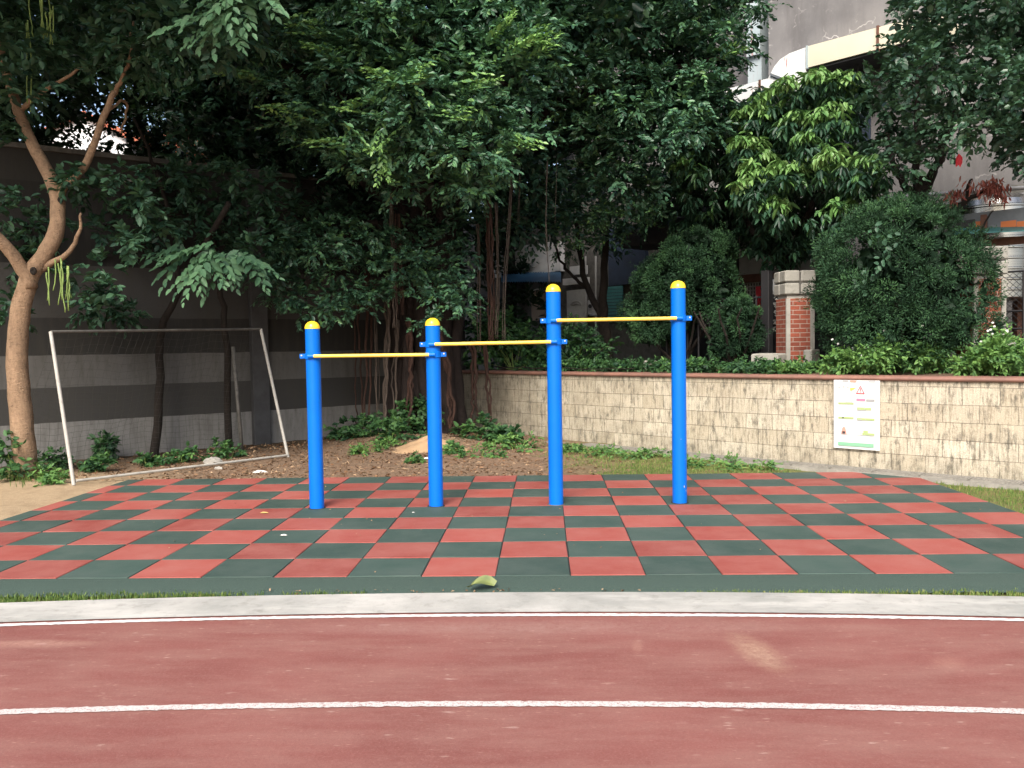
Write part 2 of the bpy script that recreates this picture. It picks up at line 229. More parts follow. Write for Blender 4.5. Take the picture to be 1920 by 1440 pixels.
MT = dict(
 soil=M_soil(), track=M_track(), rubber=M_rubber(), stone=M_stonewall(), brick=M_brick(), bands=M_bands(), facade=M_facade(),
 kerb=M_concrete('pale_concrete', (.47, .455, .42), (.31, .31, .285), (.20, .195, .17), 1.1), block=M_concrete('grey_concrete_block', (.36, .35, .32), (.27, .265, .235), (.15, .145, .12)),
 drain=M_concrete('drain_concrete', (.30, .285, .25), (.22, .21, .185), (.12, .115, .095), 3), gran=M_simple('green_rubber_granule', (.022, .044, .034), (.060, .095, .076), 190, .85, lo=.4, hi=.62, bs=.5, bscale=240),
 line=M_simple('white_line_paint', (.22, .11, .095), (.52, .475, .45), 120, .85, lo=.34, hi=.50),
 edge=M_simple('white_edge_paint', (.36, .27, .25), (.66, .63, .60), 110, .85, lo=.30, hi=.46),
 joint=M_simple('dark_rubber_and_shade', (.012, .014, .013), None, rough=.9),
 blue=M_simple('blue_gloss_paint', (.0, .125, .56), (.0, .135, .60), 3, .38, spec=.25), yellow=M_simple('yellow_gloss_paint', (.84, .56, .03), None, rough=.3, coat=.2), barpaint=M_simple('pale_yellow_paint', (.88, .62, .10), (.84, .56, .07), 10, .35),
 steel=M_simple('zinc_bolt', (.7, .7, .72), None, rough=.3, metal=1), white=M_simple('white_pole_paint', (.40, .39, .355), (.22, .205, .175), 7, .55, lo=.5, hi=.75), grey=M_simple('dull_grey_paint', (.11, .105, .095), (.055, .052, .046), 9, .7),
 netm=M_simple('dark_net_cord', (.035, .035, .03), None, rough=.9), coping=M_simple('brown_coping_tile', (.27, .135, .10), (.17, .095, .075), 5, .55, bs=.2),
 poster=M_simple('white_sign_sheet', (.70, .72, .71), (.66, .68, .67), 3, .35), black=M_simple('black_iron', (.012, .012, .014), None, rough=.5), red=M_simple('red_cloth', (.55, .03, .05), (.47, .025, .04), 6, .7),
 pink=M_simple('pink_cloth', (.55, .16, .20), (.42, .10, .14), 6, .7),
 p_red=M_simple('print_red', (.62, .06, .09), None, rough=.4), p_pink=M_simple('print_pink', (.72, .22, .33), None, rough=.4), p_grey=M_simple('print_grey', (.32, .33, .33), None, rough=.4), p_lgrey=M_simple('print_light_grey', (.40, .41, .42), None, rough=.4),
 p_lime=M_simple('print_lime', (.36, .46, .20), None, rough=.4), p_green=M_simple('print_green', (.22, .46, .30), None, rough=.4), p_yel=M_simple('print_yellow', (.78, .70, .12), None, rough=.4), p_sal=M_simple('print_salmon', (.72, .30, .24), None, rough=.4), p_cyan=M_simple('print_pale_cyan', (.55, .78, .78), None, rough=.4), p_dk=M_simple('print_dark', (.06, .06, .06), None, rough=.4),
 fascia=M_rusty('cream_sheet_metal', (.64, .60, .46), (.56, .52, .40), .7, .66, (2.5, 2.5, .8), (.30, .17, .06)), fasciaw=M_rusty('white_sheet_metal', (.74, .76, .74), (.66, .69, .68), 1., .60, (4.5, 4.5, .45)), duct=M_rusty('galvanised_duct', (.42, .48, .50), (.33, .40, .42), .6, .66, (5, 5, .4)),
 under=M_simple('dark_soffit', (.05, .052, .055), (.03, .03, .032), 3, .8), stainless=M_simple('stainless_steel', (.46, .46, .45), (.36, .36, .35), 3, .26, 1., stretch=(.3, .3, 6)), teal=M_simple('teal_sheet', (.035, .15, .15), (.06, .20, .20), 4, .5), orange=M_simple('orange_panel', (.58, .17, .05), None, rough=.6), slate=M_simple('blue_grey_panel', (.17, .19, .21), (.11, .125, .14), 3, .6),
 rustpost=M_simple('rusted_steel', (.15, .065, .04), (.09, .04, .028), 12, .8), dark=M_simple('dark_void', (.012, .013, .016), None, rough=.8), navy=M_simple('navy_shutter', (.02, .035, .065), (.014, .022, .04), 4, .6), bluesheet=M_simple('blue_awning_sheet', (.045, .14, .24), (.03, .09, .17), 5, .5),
 plaster=M_concrete('pale_house_plaster', (.42, .42, .40), (.34, .34, .325), (.20, .195, .18), 1.2), tan=M_simple('tan_panel', (.34, .26, .19), (.27, .20, .145), 4, .7), whitewall=M_simple('white_house_wall', (.80, .82, .84), (.74, .77, .80), 2, .8), rooftile=M_simple('orange_roof_tile', (.50, .15, .08), (.36, .10, .055), 8, .8),
 cable=M_simple('pale_cable', (.42, .42, .42), (.25, .25, .25), 5, .6),
 barkL=M_bark('tan_smooth_bark', (.37, .25, .16), (.23, .155, .10), (.07, .045, .03)), barkB=M_bark('banyan_bark', (.036, .027, .024), (.018, .014, .013), (.018, .013, .012)), barkD=M_bark('dark_bark', (.03, .024, .02), (.018, .015, .013), (.008, .007, .006)), root=M_bark('reddish_root', (.085, .046, .036), (.042, .027, .022), (.035, .02, .016), st=(20, 20, 1.5)), rootg=M_bark('pale_root', (.125, .10, .083), (.062, .05, .042), (.05, .04, .03), st=(20, 20, 1.5)),
 sandm=M_simple('sand_heap', (.42, .285, .165), (.33, .215, .12), 9, .95, bs=.4, bscale=50), rock=M_concrete('pale_rock', (.40, .385, .35), (.28, .265, .235), (.15, .14, .12), 6),
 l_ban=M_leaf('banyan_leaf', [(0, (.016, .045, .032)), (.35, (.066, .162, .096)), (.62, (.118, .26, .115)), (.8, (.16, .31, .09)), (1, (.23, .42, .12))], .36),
 l_sen=M_leaf('ovate_leaf', [(0, (.015, .043, .028)), (.5, (.050, .120, .068)), (1, (.115, .24, .12))], .5, .25, .35),
 l_lime=M_leaf('drooping_leaf', [(0, (.011, .033, .021)), (.4, (.034, .090, .050)), (.65, (.12, .26, .07)), (1, (.22, .37, .125))], .4, .25),
 l_dark=M_leaf('dark_round_leaf', [(0, (.018, .046, .031)), (.5, (.060, .130, .078)), (1, (.11, .21, .11))], .34),
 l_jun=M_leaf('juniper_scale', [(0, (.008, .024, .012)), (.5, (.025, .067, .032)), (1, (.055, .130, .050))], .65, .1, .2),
 l_weed=M_leaf('weed_leaf', [(0, (.018, .052, .028)), (.5, (.065, .16, .055)), (1, (.16, .31, .08))], .5, .3, .3),
 l_grass=M_leaf('grass_blade', [(0, (.07, .14, .035)), (.5, (.18, .26, .07)), (.8, (.30, .30, .11)), (1, (.42, .34, .18))], .6, .3, .2),
 l_dry=M_leaf('dry_leaf', [(0, (.07, .035, .02)), (.5, (.20, .11, .06)), (1, (.42, .30, .19))], .8, .1, .15),
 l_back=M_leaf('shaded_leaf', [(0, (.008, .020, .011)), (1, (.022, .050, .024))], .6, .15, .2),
 l_red=M_leaf('withered_red_leaf', [(0, (.16, .04, .035)), (1, (.42, .15, .12))], .7, .2, .2), petal=M_leaf('white_petal', [(0, (.75, .75, .70)), (1, (.8, .8, .75))], .6, .3, .2),
 fallen=M_simple('curled_green_leaf', (.17, .20, .06), (.10, .13, .05), 12, .6), yleaf=M_simple('yellow_dry_leaf', (.48, .30, .10), (.40, .24, .08), 14, .7), paper=M_simple('white_scrap', (.72, .70, .64), None, rough=.8),
 clothw=M_simple('white_board_paint', (.66, .66, .64), (.52, .52, .50), 3, .6), pod=M_simple('green_seed_pod', (.20, .29, .07), (.13, .20, .05), 8, .6),
)

# ------------------------------------------------------------------ mesh helpers
class MB:
    def __init__(s): s.v = []; s.f = []; s.uv = None
    def add(s, vs, fs):
        o = len(s.v); s.v += [tuple(map(float, p)) for p in vs]; s.f += [tuple(i+o for i in f) for f in fs]
    def box(s, c, size, rz=0., tilt=None):
        c = np.array(c, float); hx, hy, hz = np.array(size)/2; ca, sa = math.cos(rz), math.sin(rz)
        P = []
        for x, y, z in [(-1,-1,-1),(1,-1,-1),(1,1,-1),(-1,1,-1),(-1,-1,1),(1,-1,1),(1,1,1),(-1,1,1)]:
            X, Y, Z = x*hx, y*hy, z*hz; P.append(c + np.array([X*ca-Y*sa, X*sa+Y*ca, Z]))
        s.add(P, [(0,3,2,1),(4,5,6,7),(0,1,5,4),(1,2,6,5),(2,3,7,6),(3,0,4,7)])
    def bbox(s, c, size, rz=0., b=.01):                     # bevelled box
        c = np.array(c, float); h = np.array(size)/2; ca, sa = math.cos(rz), math.sin(rz); P = []; idx = {}
        for sx in (-1, 1):
            for sy in (-1, 1):
                for sz in (-1, 1):
                    for a in range(3):
                        q = np.array([sx, sy, sz])*(h-b); q[a] += b*(sx, sy, sz)[a]
                        idx[(sx, sy, sz, a)] = len(P); P.append(c + np.array([q[0]*ca-q[1]*sa, q[0]*sa+q[1]*ca, q[2]]))
        F = []
        S = (-1, 1)
        for a in range(3):
            o = [k for k in range(3) if k != a]
            for d in S:
                def key(p, q):
                    t = [0, 0, 0]; t[a] = d; t[o[0]] = p; t[o[1]] = q; return idx[(*t, a)]
                F.append((key(-1,-1), key(1,-1), key(1,1), key(-1,1)))
        for a in range(3):
            o = [k for k in range(3) if k != a]
            for p in S:
                for q in S:
                    def key(d, ax):
                        t = [0, 0, 0]; t[a] = d; t[o[0]] = p; t[o[1]] = q; return idx[(*t, ax)]
                    F.append((key(-1, o[0]), key(1, o[0]), key(1, o[1]), key(-1, o[1])))
        for sx in S:
            for sy in S:
                for sz in S: F.append(tuple(idx[(sx, sy, sz, a)] for a in range(3)))
        s.add(P, F)
    def tube(s, pts, rad, seg=8, cap=True, jit=0.):
        pts = [np.array(p, float) for p in pts]; n = len(pts)
        if not hasattr(rad, '__len__'): rad = [rad]*n
        o = len(s.v); prev = None; V = []
        for i, p in enumerate(pts):
            d = pts[min(i+1, n-1)] - pts[max(i-1, 0)]; d = d/(np.linalg.norm(d)+1e-9)
            if prev is None:
                a = np.array([0, 0, 1.]) if abs(d[2]) < .9 else np.array([1., 0, 0]); u = np.cross(d, a)
            else: u = prev - d*(prev@d)
            u /= np.linalg.norm(u)+1e-9; prev = u; w = np.cross(d, u)
            for k in range(seg):
                t = 2*PI*k/seg; r = rad[i]*(1+jit*(rng.random()-.5)); V.append(p + u*math.cos(t)*r + w*math.sin(t)*r)
        F = [(i*seg+k, i*seg+(k+1) % seg, (i+1)*seg+(k+1) % seg, (i+1)*seg+k) for i in range(n-1) for k in range(seg)]
        if cap: F += [tuple(range(seg))[::-1], tuple((n-1)*seg+k for k in range(seg))]
        s.add(V, F)
    def lathe(s, prof, c=(0, 0, 0), seg=32):
        c = np.array(c, float); n = len(prof); V = []
        for r, z in prof:
            for k in range(seg): t = 2*PI*k/seg; V.append(c + np.array([r*math.cos(t), r*math.sin(t), z]))
        F = [(i*seg+k, i*seg+(k+1) % seg, (i+1)*seg+(k+1) % seg, (i+1)*seg+k) for i in range(n-1) for k in range(seg)]
        F += [tuple(range(seg))[::-1], tuple((n-1)*seg+k for k in range(seg))]; s.add(V, F)
    def prism(s, poly, ext):
        poly = [np.array(p, float) for p in poly]; e = np.array(ext, float); n = len(poly)
        s.add(poly + [p+e for p in poly], [tuple(range(n))[::-1], tuple(range(n, 2*n))] + [(i, (i+1) % n, n+(i+1) % n, n+i) for i in range(n)])
    def build(s, name, mat, parent=None, smooth=False, loc=None, autouv=True):
        me = bpy.data.meshes.new(name); L = np.array(loc if loc is not None else (parent.location if parent else (0, 0, 0)))
        P = np.array(s.v) - L if len(s.v) else np.zeros((0, 3))
        me.from_pydata(P.tolist(), [], s.f); me.materials.append(mat)
        uv = me.uv_layers.new(name='UVMap')
        if s.uv is not None:
            U = np.array(s.uv); li = np.empty(len(me.loops), int); me.loops.foreach_get('vertex_index', li); uv.data.foreach_set('uv', U[li].astype(np.float32).ravel())
        elif autouv:
            for p in me.polygons:
                nx, ny, nz = p.normal; h = math.hypot(nx, ny)
                for l in p.loop_indices:
                    q = P[me.loops[l].vertex_index]
                    uv.data[l].uv = (q[0], q[1]) if abs(nz) > .7 or h < 1e-6 else ((-ny*q[0]+nx*q[1])/h, q[2])
        if smooth is True: me.polygons.foreach_set('use_smooth', [True]*len(me.polygons))
        elif smooth:
            me.polygons.foreach_set('use_smooth', [True]*len(me.polygons)); me.set_sharp_from_angle(angle=smooth)
        o = bpy.data.objects.new(name, me); C.objects.link(o); o.location = L if not parent else (0, 0, 0)
        if parent: o.parent = parent
        return o
class LV:                                         # many leaves in one mesh; each leaf is two folded faces
    def __init__(s): s.V = []; s.T = []
    def leaves(s, P, D, N, L, W, T, fold=.15, curl=.12):
        n = len(P); nz = lambda a: a/(np.linalg.norm(a, axis=1, keepdims=True)+1e-9)
        D = nz(D); S = nz(np.cross(D, N)); N = np.cross(S, D); L = np.broadcast_to(L, n)[:, None]; W = np.broadcast_to(W, n)[:, None]
        a = np.empty((n, 6, 3)); a[:, 0] = P; a[:, 3] = P + D*L - N*curl*L
        for k, (q, w) in enumerate(((.32, .5), (.70, .40))):
            mid = P + D*L*q - N*curl*L*q*q; a[:, 1+k] = mid + S*W*w + N*W*fold; a[:, 5-k] = mid - S*W*w + N*W*fold
        s.V.append(a); s.T.append(np.broadcast_to(T, n))
    def count(s): return sum(len(a) for a in s.V)
    def build(s, name, mat, parent=None, loc=None):
        V = np.concatenate(s.V); T = np.concatenate(s.T).astype(np.float32); n = len(V)
        L = np.array(loc if loc is not None else (parent.location if parent else (0, 0, 0)))
        me = bpy.data.meshes.new(name); me.vertices.add(n*6); me.vertices.foreach_set('co', (V.reshape(-1, 3)-L).astype(np.float32).ravel())
        b = (np.arange(n)*6)[:, None]; F = np.concatenate([b+np.array([0, 1, 2, 3]), b+np.array([0, 3, 4, 5])], 1).reshape(-1)
        me.loops.add(len(F)); me.loops.foreach_set('vertex_index', F.astype(np.int32)); me.polygons.add(n*2)
        me.polygons.foreach_set('loop_start', np.arange(0, n*8, 4, dtype=np.int32)); me.polygons.foreach_set('loop_total', np.full(n*2, 4, np.int32))
        at_ = me.attributes.new('tint', 'FLOAT', 'POINT'); at_.data.foreach_set('value', np.repeat(T, 6))
        me.materials.append(mat); me.update(); me.validate()
        o = bpy.data.objects.new(name, me); C.objects.link(o); o.location = L if not parent else (0, 0, 0)
        if parent: o.parent = parent
        return o
def tag(o, label=None, cat=None, group=None, kind=None):
    for k, v in (('label', label), ('category', cat), ('group', group), ('kind', kind)):
        if v: o[k] = v
    return o
def thing(name, label, cat, loc, group=None):
    o = bpy.data.objects.new(name, None); C.objects.link(o); o.location = tuple(map(float, loc)); o.empty_display_size = .2
    bpy.context.view_layer.update(); return tag(o, label, cat, group)
def dup(root, loc, label, rz=0., sc=1.):
    r = root.copy(); C.objects.link(r); r.location = tuple(map(float, loc)); r.rotation_euler = (0, 0, rz); r.scale = (sc,)*3; r['label'] = label
    for ch in root.children:
        c = ch.copy(); C.objects.link(c); c.parent = r
        for g in ch.children: d = g.copy(); C.objects.link(d); d.parent = c
    return r
def unit(n):
    v = rng.normal(size=(n, 3)); return v/np.linalg.norm(v, axis=1, keepdims=True)
UPV = np.array([0, 0, 1.])
def sprays(lv, Cn, D, Ln, nl, L, W, tint, tip=0., droop=.15, lat=.8, ncam=.0, curl=.12, lj=.3):
    """twigs from Cn along D; leaves alternate along each. tint/tip: per twig arrays."""
    n = len(Cn); k = np.arange(nl); s = ((k+.6)/nl)[None, :, None]
    D = D/(np.linalg.norm(D, axis=1, keepdims=True)+1e-9)
    P = Cn[:, None] + D[:, None]*Ln[:, None, None]*s - UPV*droop*Ln[:, None, None]*s**2
    A = np.cross(D, UPV+.3*unit(n)); A /= np.linalg.norm(A, axis=1, keepdims=True)+1e-9
    sd = np.where(k % 2 == 0, 1., -1.)[None, :, None]*lat*(1.08-s**3*.9)
    ld = D[:, None]*.75 + A[:, None]*sd + lj*rng.normal(size=(n, nl, 3)) - UPV*droop*.8
    N = UPV*.75 + .45*rng.normal(size=(n, nl, 3)) + np.array([.05, -1, .1])*ncam + D[:, None]*.1
    sc = (.75+.5*rng.random((n, nl)))*(1.08-.45*s[..., 0]**2)
    T = np.clip(tint[:, None] + .14*rng.normal(size=(n, nl)) + np.asarray(tip).reshape(-1, 1)*(s[..., 0]**1.3), 0, 1)
    lv.leaves(P.reshape(-1, 3), ld.reshape(-1, 3), N.reshape(-1, 3), (L*sc).ravel(), (W*sc).ravel(), T.ravel(), curl=curl)
def clump(lv, c, R, nt, nl, L, W, base=.3, tips=.0, tipamt=.6, droop=.15, flat=.7, upb=.25, **kw):
    c = np.array(c); R = np.array(R if hasattr(R, '__len__') else (R, R, R*flat)); d = unit(nt); d[:, 2] += upb; d /= np.linalg.norm(d, axis=1, keepdims=True)
    st = c + d*R*(.15+.45*rng.random((nt, 1))); ln = np.linalg.norm(R*d, axis=1)*(.45+.4*rng.random(nt))
    dd = d + .45*rng.normal(size=(nt, 3))
    tint = base + .10*rng.normal(size=nt); tp = np.where((rng.random(nt) < tips) & (d[:, 2] > -.2), tipamt*(.5+.7*rng.random(nt)), 0)
    sprays(lv, st, dd, ln, nl, L, W, tint, tp, droop, **kw)
def inpoly(p, poly):
    x, y = p; r = False; j = len(poly)-1
    for i in range(len(poly)):
        xi, yi = poly[i]; xj, yj = poly[j]
        if (yi > y) != (yj > y) and x < (xj-xi)*(y-yi)/(yj-yi)+xi: r = not r
        j = i
    return r
def fillpoly(poly, n, dmin):
    xs = [p[0] for p in poly]; ys = [p[1] for p in poly]; out = []; tr = 0
    while len(out) < n and tr < 20000:
        tr += 1; p = (rng.uniform(min(xs), max(xs)), rng.uniform(min(ys), max(ys)))
        if inpoly(p, poly) and all((p[0]-q[0])**2+(p[1]-q[1])**2 > dmin*dmin for q in out): out.append(p)
    return out
def limb(pts, r0, r1, n=14, wob=.03):
    """smooth curved limb through the points: list of positions and radii"""
    pts = np.array(pts, float); t = np.linspace(0, len(pts)-1, n); P = []
    for u in t:
        i = min(int(u), len(pts)-2); f = u-i; p0 = pts[max(i-1, 0)]; p1 = pts[i]; p2 = pts[i+1]; p3 = pts[min(i+2, len(pts)-1)]
        P.append(.5*((2*p1)+(p2-p0)*f+(2*p0-5*p1+4*p2-p3)*f*f+(3*p1-p0-3*p2+p3)*f**3))
    P = np.array(P); P[1:-1] += wob*rng.normal(size=(n-2, 3)); return P, np.linspace(r0, r1, n)
def fbm(x, y, s=1., seed=0):
    r = np.random.default_rng(seed); h = 0
    for o in range(5):
        a, b, c, d = r.uniform(-1, 1, 4)*s*(1.9**o); p, q = r.uniform(0, 6.28, 2); h = h + (np.sin(a*x*2+b*y*2+p)+np.sin(c*x*2+d*y*2+q))*.5**o
    return h/3

#@@SETTING
# ------------------------------------------------------------------ ground, track, kerb, rubber mat
TC = np.array([-.3, -30.85])
def arc(name, r0, r1, z, mat, step=.25, jit=0., x=17):
    m = MB(); a = np.arange(-x/29, x/29, step/30); V = []
    for t in a:
        for r in (r0, r1):
            q = r + (rng.normal()*jit if jit else 0); V.append((TC[0]+q*math.sin(t), TC[1]+q*math.cos(t), z))
    m.add(V, [(2*i, 2*i+2, 2*i+3, 2*i+1) for i in range(len(a)-1)]); o = m.build(name, mat); return tag(o, kind='structure')
arc('running_track', 20., 30.12, -.016, MT['track'], x=19)
arc('concrete_kerb', 30.092, 30.49, -.010, MT['kerb'])
arc('track_edge_line', 30.022, 30.066, -.012, MT['edge'], .02, .0025, 5)
arc('lane_line', 28.795, 28.848, -.012, MT['line'], .02, .0025, 4)

def lwd(x, y): return (np.stack([x-LP[0], y-LP[1]], -1)@LNRM[:2])          # >0 behind the painted wall
def bwd(x, y): return (np.stack([x-WP0[0], y-WP0[1]], -1)@WNRM[:2])        # >0 behind the tiled wall
def gz(x, y):
    x = np.asarray(x, float); y = np.asarray(y, float)
    z = -.032 + .022*fbm(x, y, 1.3, 3) + .012*fbm(x, y, 5., 5)
    z = z + .16*np.exp(-(((x+2.15)/1.3)**2+((y-8.2)/1.0)**2)) + .05*np.clip((y-6)/4, 0, 1)
    near = np.clip((y-4.5)/.25, 0, 1)*1. ; side = np.clip((np.abs(x+.6)-4.62)/.3, 0, 1)*np.clip((y+.1)/.3, 0, 1)
    k = np.clip(np.maximum(near, side), 0, 1); base = np.where(y < -.2, -.05, -.038)
    return base*(1-k) + np.maximum(z, -.05)*k
xs = np.concatenate([[-260, -80, -30, -18], np.arange(-13, 9, .11), [12, 20, 60, 260]]); ys = np.concatenate([[-160, -60, -34, -12, -4], np.arange(-1.2, 14, .11), [18, 30, 80, 300]])
X, Y = np.meshgrid(xs, ys); Z = np.where((np.abs(X) < 14) & (Y > -2) & (Y < 15), gz(X, Y), -.05); m = MB(); m.v = list(zip(X.ravel().tolist(), Y.ravel().tolist(), Z.ravel().tolist())); w = len(xs)
m.f = [(j*w+i, j*w+i+1, (j+1)*w+i+1, (j+1)*w+i) for j in range(len(ys)-1) for i in range(w-1)]
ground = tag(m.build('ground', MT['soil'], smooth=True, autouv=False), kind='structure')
xf, yf = X.ravel(), Y.ravel()
sand = np.clip((-4.6-xf)/.7, 0, 1)*np.clip((5.6-yf)/1.0, 0, 1) + .5*np.exp(-(((xf+2.15)/.8)**2+((yf-7.9)/.6)**2))
grass = np.clip((xf+.1)/1.4, 0, 1)*np.clip((yf-1)/1, 0, 1) + np.clip((-yf+.3)/.3, 0, 1)*.8
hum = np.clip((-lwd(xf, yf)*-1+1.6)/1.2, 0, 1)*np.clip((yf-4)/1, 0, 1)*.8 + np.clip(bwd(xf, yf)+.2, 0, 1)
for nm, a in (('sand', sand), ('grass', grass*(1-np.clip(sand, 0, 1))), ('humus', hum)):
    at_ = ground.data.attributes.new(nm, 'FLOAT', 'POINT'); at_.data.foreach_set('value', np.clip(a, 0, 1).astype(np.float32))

X0, X1, YB = -5.2, 4.0, 4.46
m = MB(); red = []; rnd = []
for c in range(-11, 8):
    for r in range(9):
        g = .0035; x0, x1 = max(c*.5+g, X0), (c+1)*.5-g; y0, y1 = r*.5+g, min((r+1)*.5-g, YB)
        if r == 0: y0 = .0
        dz = rng.normal(size=4)*.0012; hh = rng.random(); j = rng.normal(size=8)*.0022; b = .004; zt = 0.
        A = [(x0+j[0], y0+j[1]), (x1+j[2], y0+j[3]), (x1+j[4], y1+j[5]), (x0+j[6], y1+j[7])]; cx, cy = (x0+x1)/2, (y0+y1)/2
        V = [(x+(cx-x)*b*4, y+(cy-y)*b*4, zt+dz[i]) for i, (x, y) in enumerate(A)] + [(x, y, zt-.004) for x, y in A] + [(x, y, zt-.02) for x, y in A]
        F = [(0, 1, 2, 3)] + [(k, 4+k, 4+(k+1) % 4, (k+1) % 4) for k in range(4)] + [(4+k, 8+k, 8+(k+1) % 4, 4+(k+1) % 4) for k in range(4)]
        m.add(V, F); red += [float((c+r) % 2 == 0)]*9; rnd += [hh]*9
mat_o = tag(m.build('rubber_tile_pavement', MT['rubber'], autouv=False), kind='structure')
for nm, a in (('red', red), ('rnd', rnd)):
    q = mat_o.data.attributes.new(nm, 'FLOAT', 'FACE'); q.data.foreach_set('value', np.array(a, np.float32))
m = MB(); m.box(((X0+X1)/2, YB/2, -.030), (X1-X0-.01, YB-.01, .046)); tag(m.build('rubber_pavement_bedding', MT['joint']), kind='structure')
m = MB(); xx = np.arange(X0, X1+.01, .1)                                   # plain bevelled rubber border at the front
V = [];
for x in xx: V += [(x, -.008, -.0025), (x, -.27+.004*rng.normal(), -.007), (x, -.345+.006*rng.normal(), -.03)]
m.add(V, [(3*i+k, 3*i+3+k, 3*i+4+k, 3*i+1+k) for i in range(len(xx)-1) for k in (0, 1)]); tag(m.build('rubber_border_pavement', MT['gran'], smooth=True), kind='structure')

# ------------------------------------------------------------------ pull-up bars
root = thing('pull_up_bars', 'blue steel pull-up bars with yellow capped posts and three stepped yellow bars', 'pull-up bars', (-.6, 2.54, 0))
PX = [(-2.37, 2.49, 1.80), (-1.22, 2.545, 1.812), (-.06, 2.575, 2.115), (1.13, 2.60, 2.128)]; pr = .0695
posts = []
for x, y, h in PX:
    m = MB(); m.lathe([(pr, -.05), (pr, h-pr-.002), (pr-.004, h-pr+.001)], (x, y, 0), 40); po = m.build('post', MT['blue'], root, smooth=.6); posts.append(po)
    m = MB(); pf = [(pr+.0035, h-pr-.002), (pr+.0035, h-pr+.008)] + [((pr+.002)*math.cos(a), h-pr+.008+(pr-.004)*math.sin(a)) for a in np.linspace(.08, PI/2-.02, 12)]
    m.lathe(pf, (x, y, 0), 40); m.build('cap', MT['yellow'], po, smooth=.9, loc=root.location)
def collar(po, x, y, z, sgn):
    m = MB(); m.lathe([(pr+.001, z-.029), (pr+.008, z-.026), (pr+.008, z+.026), (pr+.001, z+.029)], (x, y, 0), 40)
    m.bbox((x+sgn*(pr+.028), y-.010, z), (.060, .012, .046), 0, .004); m.bbox((x+sgn*(pr+.028), y+.010, z), (.060, .012, .046), 0, .004)
    m.tube([(x-.028, y-pr-.012, z), (x+.028, y-pr-.012, z)], .021, 16)
    k = m.build('clamp', MT['blue'], po, smooth=.6, loc=root.location)
    for e in (-1, 1): b = MB(); b.tube([(x+sgn*(pr+.036), y+e*.016, z+.008), (x+sgn*(pr+.036), y+e*.026, z+.008)], .0085, 6); b.build('bolt', MT['steel'], po, loc=root.location)
for i, zb, ze in ((0, 1.467, 1.463), (1, 1.561, 1.566), (2, 1.768, 1.770)):
    (xa, ya, _), (xb, yb, _) = PX[i], PX[i+1]; oy = pr+.013
    m = MB(); m.tube([(xa+.005, ya-oy, zb), (xb-.012, yb-oy, ze)], .0168, 20); m.build('bar', MT['barpaint'], root, smooth=.7)
    collar(posts[i], xa, ya, zb, -1); collar(posts[i+1], xb, yb, ze, 1)
for po in posts: po.parent = root
for a_, z_, w_, h_ in ((-1.05, .165, .010, .026), (-.72, .125, .007, .018), (-1.5, .62, .004, .008), (-.9, .42, .003, .006)):
    c_ = np.array([PX[3][0]+(pr+.0012)*math.cos(a_), PX[3][1]+(pr+.0012)*math.sin(a_), z_]); t_ = np.array([-math.sin(a_), math.cos(a_), 0]); m = MB(); m.add([c_-t_*w_*.5-UPV*h_*.3, c_+t_*w_*.4-UPV*h_*.5, c_+t_*w_*.5+UPV*h_*.2, c_-t_*w_*.1+UPV*h_*.5, c_-t_*w_*.5+UPV*h_*.3], [(0, 1, 2, 3, 4)]); m.build('paint_chip', MT['white'], posts[3], loc=root.location)
for x, y, h in PX: m = MB(); m.lathe([(.088, -.003), (.082, .0035)], (x, y, 0), 24); m.build('base_ring_and_shade', MT['grey' if x == PX[2][0] else 'joint'], root)  # dark discs paint contact shade at the feet; third post's grey ring is real

# ------------------------------------------------------------------ tiled retaining wall, coping, drain, poster
WB = np.array([(-1.85, 10.35), (-1.0, 9.47), (.12, 8.27), (.85, 7.50), (1.59, 6.76), (2.5, 5.88), (3.08, 5.35), (3.82, 4.66), (4.97, 3.68), (7.5, 1.55), (9.5, -.1)])
seg = np.linalg.norm(np.diff(WB, axis=0), axis=1); cum = np.concatenate([[0], np.cumsum(seg)])
def wpt(s, o=0., z=0.):
    p = np.array([np.interp(s, cum, WB[:, 0]), np.interp(s, cum, WB[:, 1])]); a = np.array([np.interp(s-.4, cum, WB[:, 0]), np.interp(s-.4, cum, WB[:, 1])]); b = np.array([np.interp(s+.4, cum, WB[:, 0]), np.interp(s+.4, cum, WB[:, 1])])
    t = (b-a)/np.linalg.norm(b-a); return np.array([*(p + np.array([-t[1], t[0]])*o), z])
SS = np.arange(0, cum[-1], .12); HW = 1.06
root = thing('retaining_wall', 'cream split-stone tiled retaining wall with rounded brown coping', 'wall', wpt(6))
m = MB(); V = []; U = []
for s in SS:
    for o, z, v in ((0, -.15, -.15), (0, HW, HW), (.24, HW, HW+.24), (.24, -.15, 0)): V.append(wpt(s, o, z)); U.append((s, v))
m.add(V, [(4*i+k, 4*i+4+k, 4*i+5+k, 4*i+1+k) for i in range(len(SS)-1) for k in range(3)] + [(0, 1, 2, 3)]); m.uv = U
m.build('tiled_face', MT['stone'], root)
m = MB(); V = []
cp = [(-.025, HW-.004), (-.045, HW+.012), (-.045, HW+.032), (-.025, HW+.050), (.02, HW+.056), (.27, HW+.054), (.27, HW-.002), (.0, HW-.002)]
for s in SS:
    q = rng.normal()*.001
    for o, z in cp: V.append(wpt(s, o+q, z))
m.add(V, [(8*i+k, 8*i+8+k, 8*i+8+(k+1) % 8, 8*i+(k+1) % 8) for i in range(len(SS)-1) for k in range(8)]); m.build('coping', MT['coping'], root, smooth=.9)
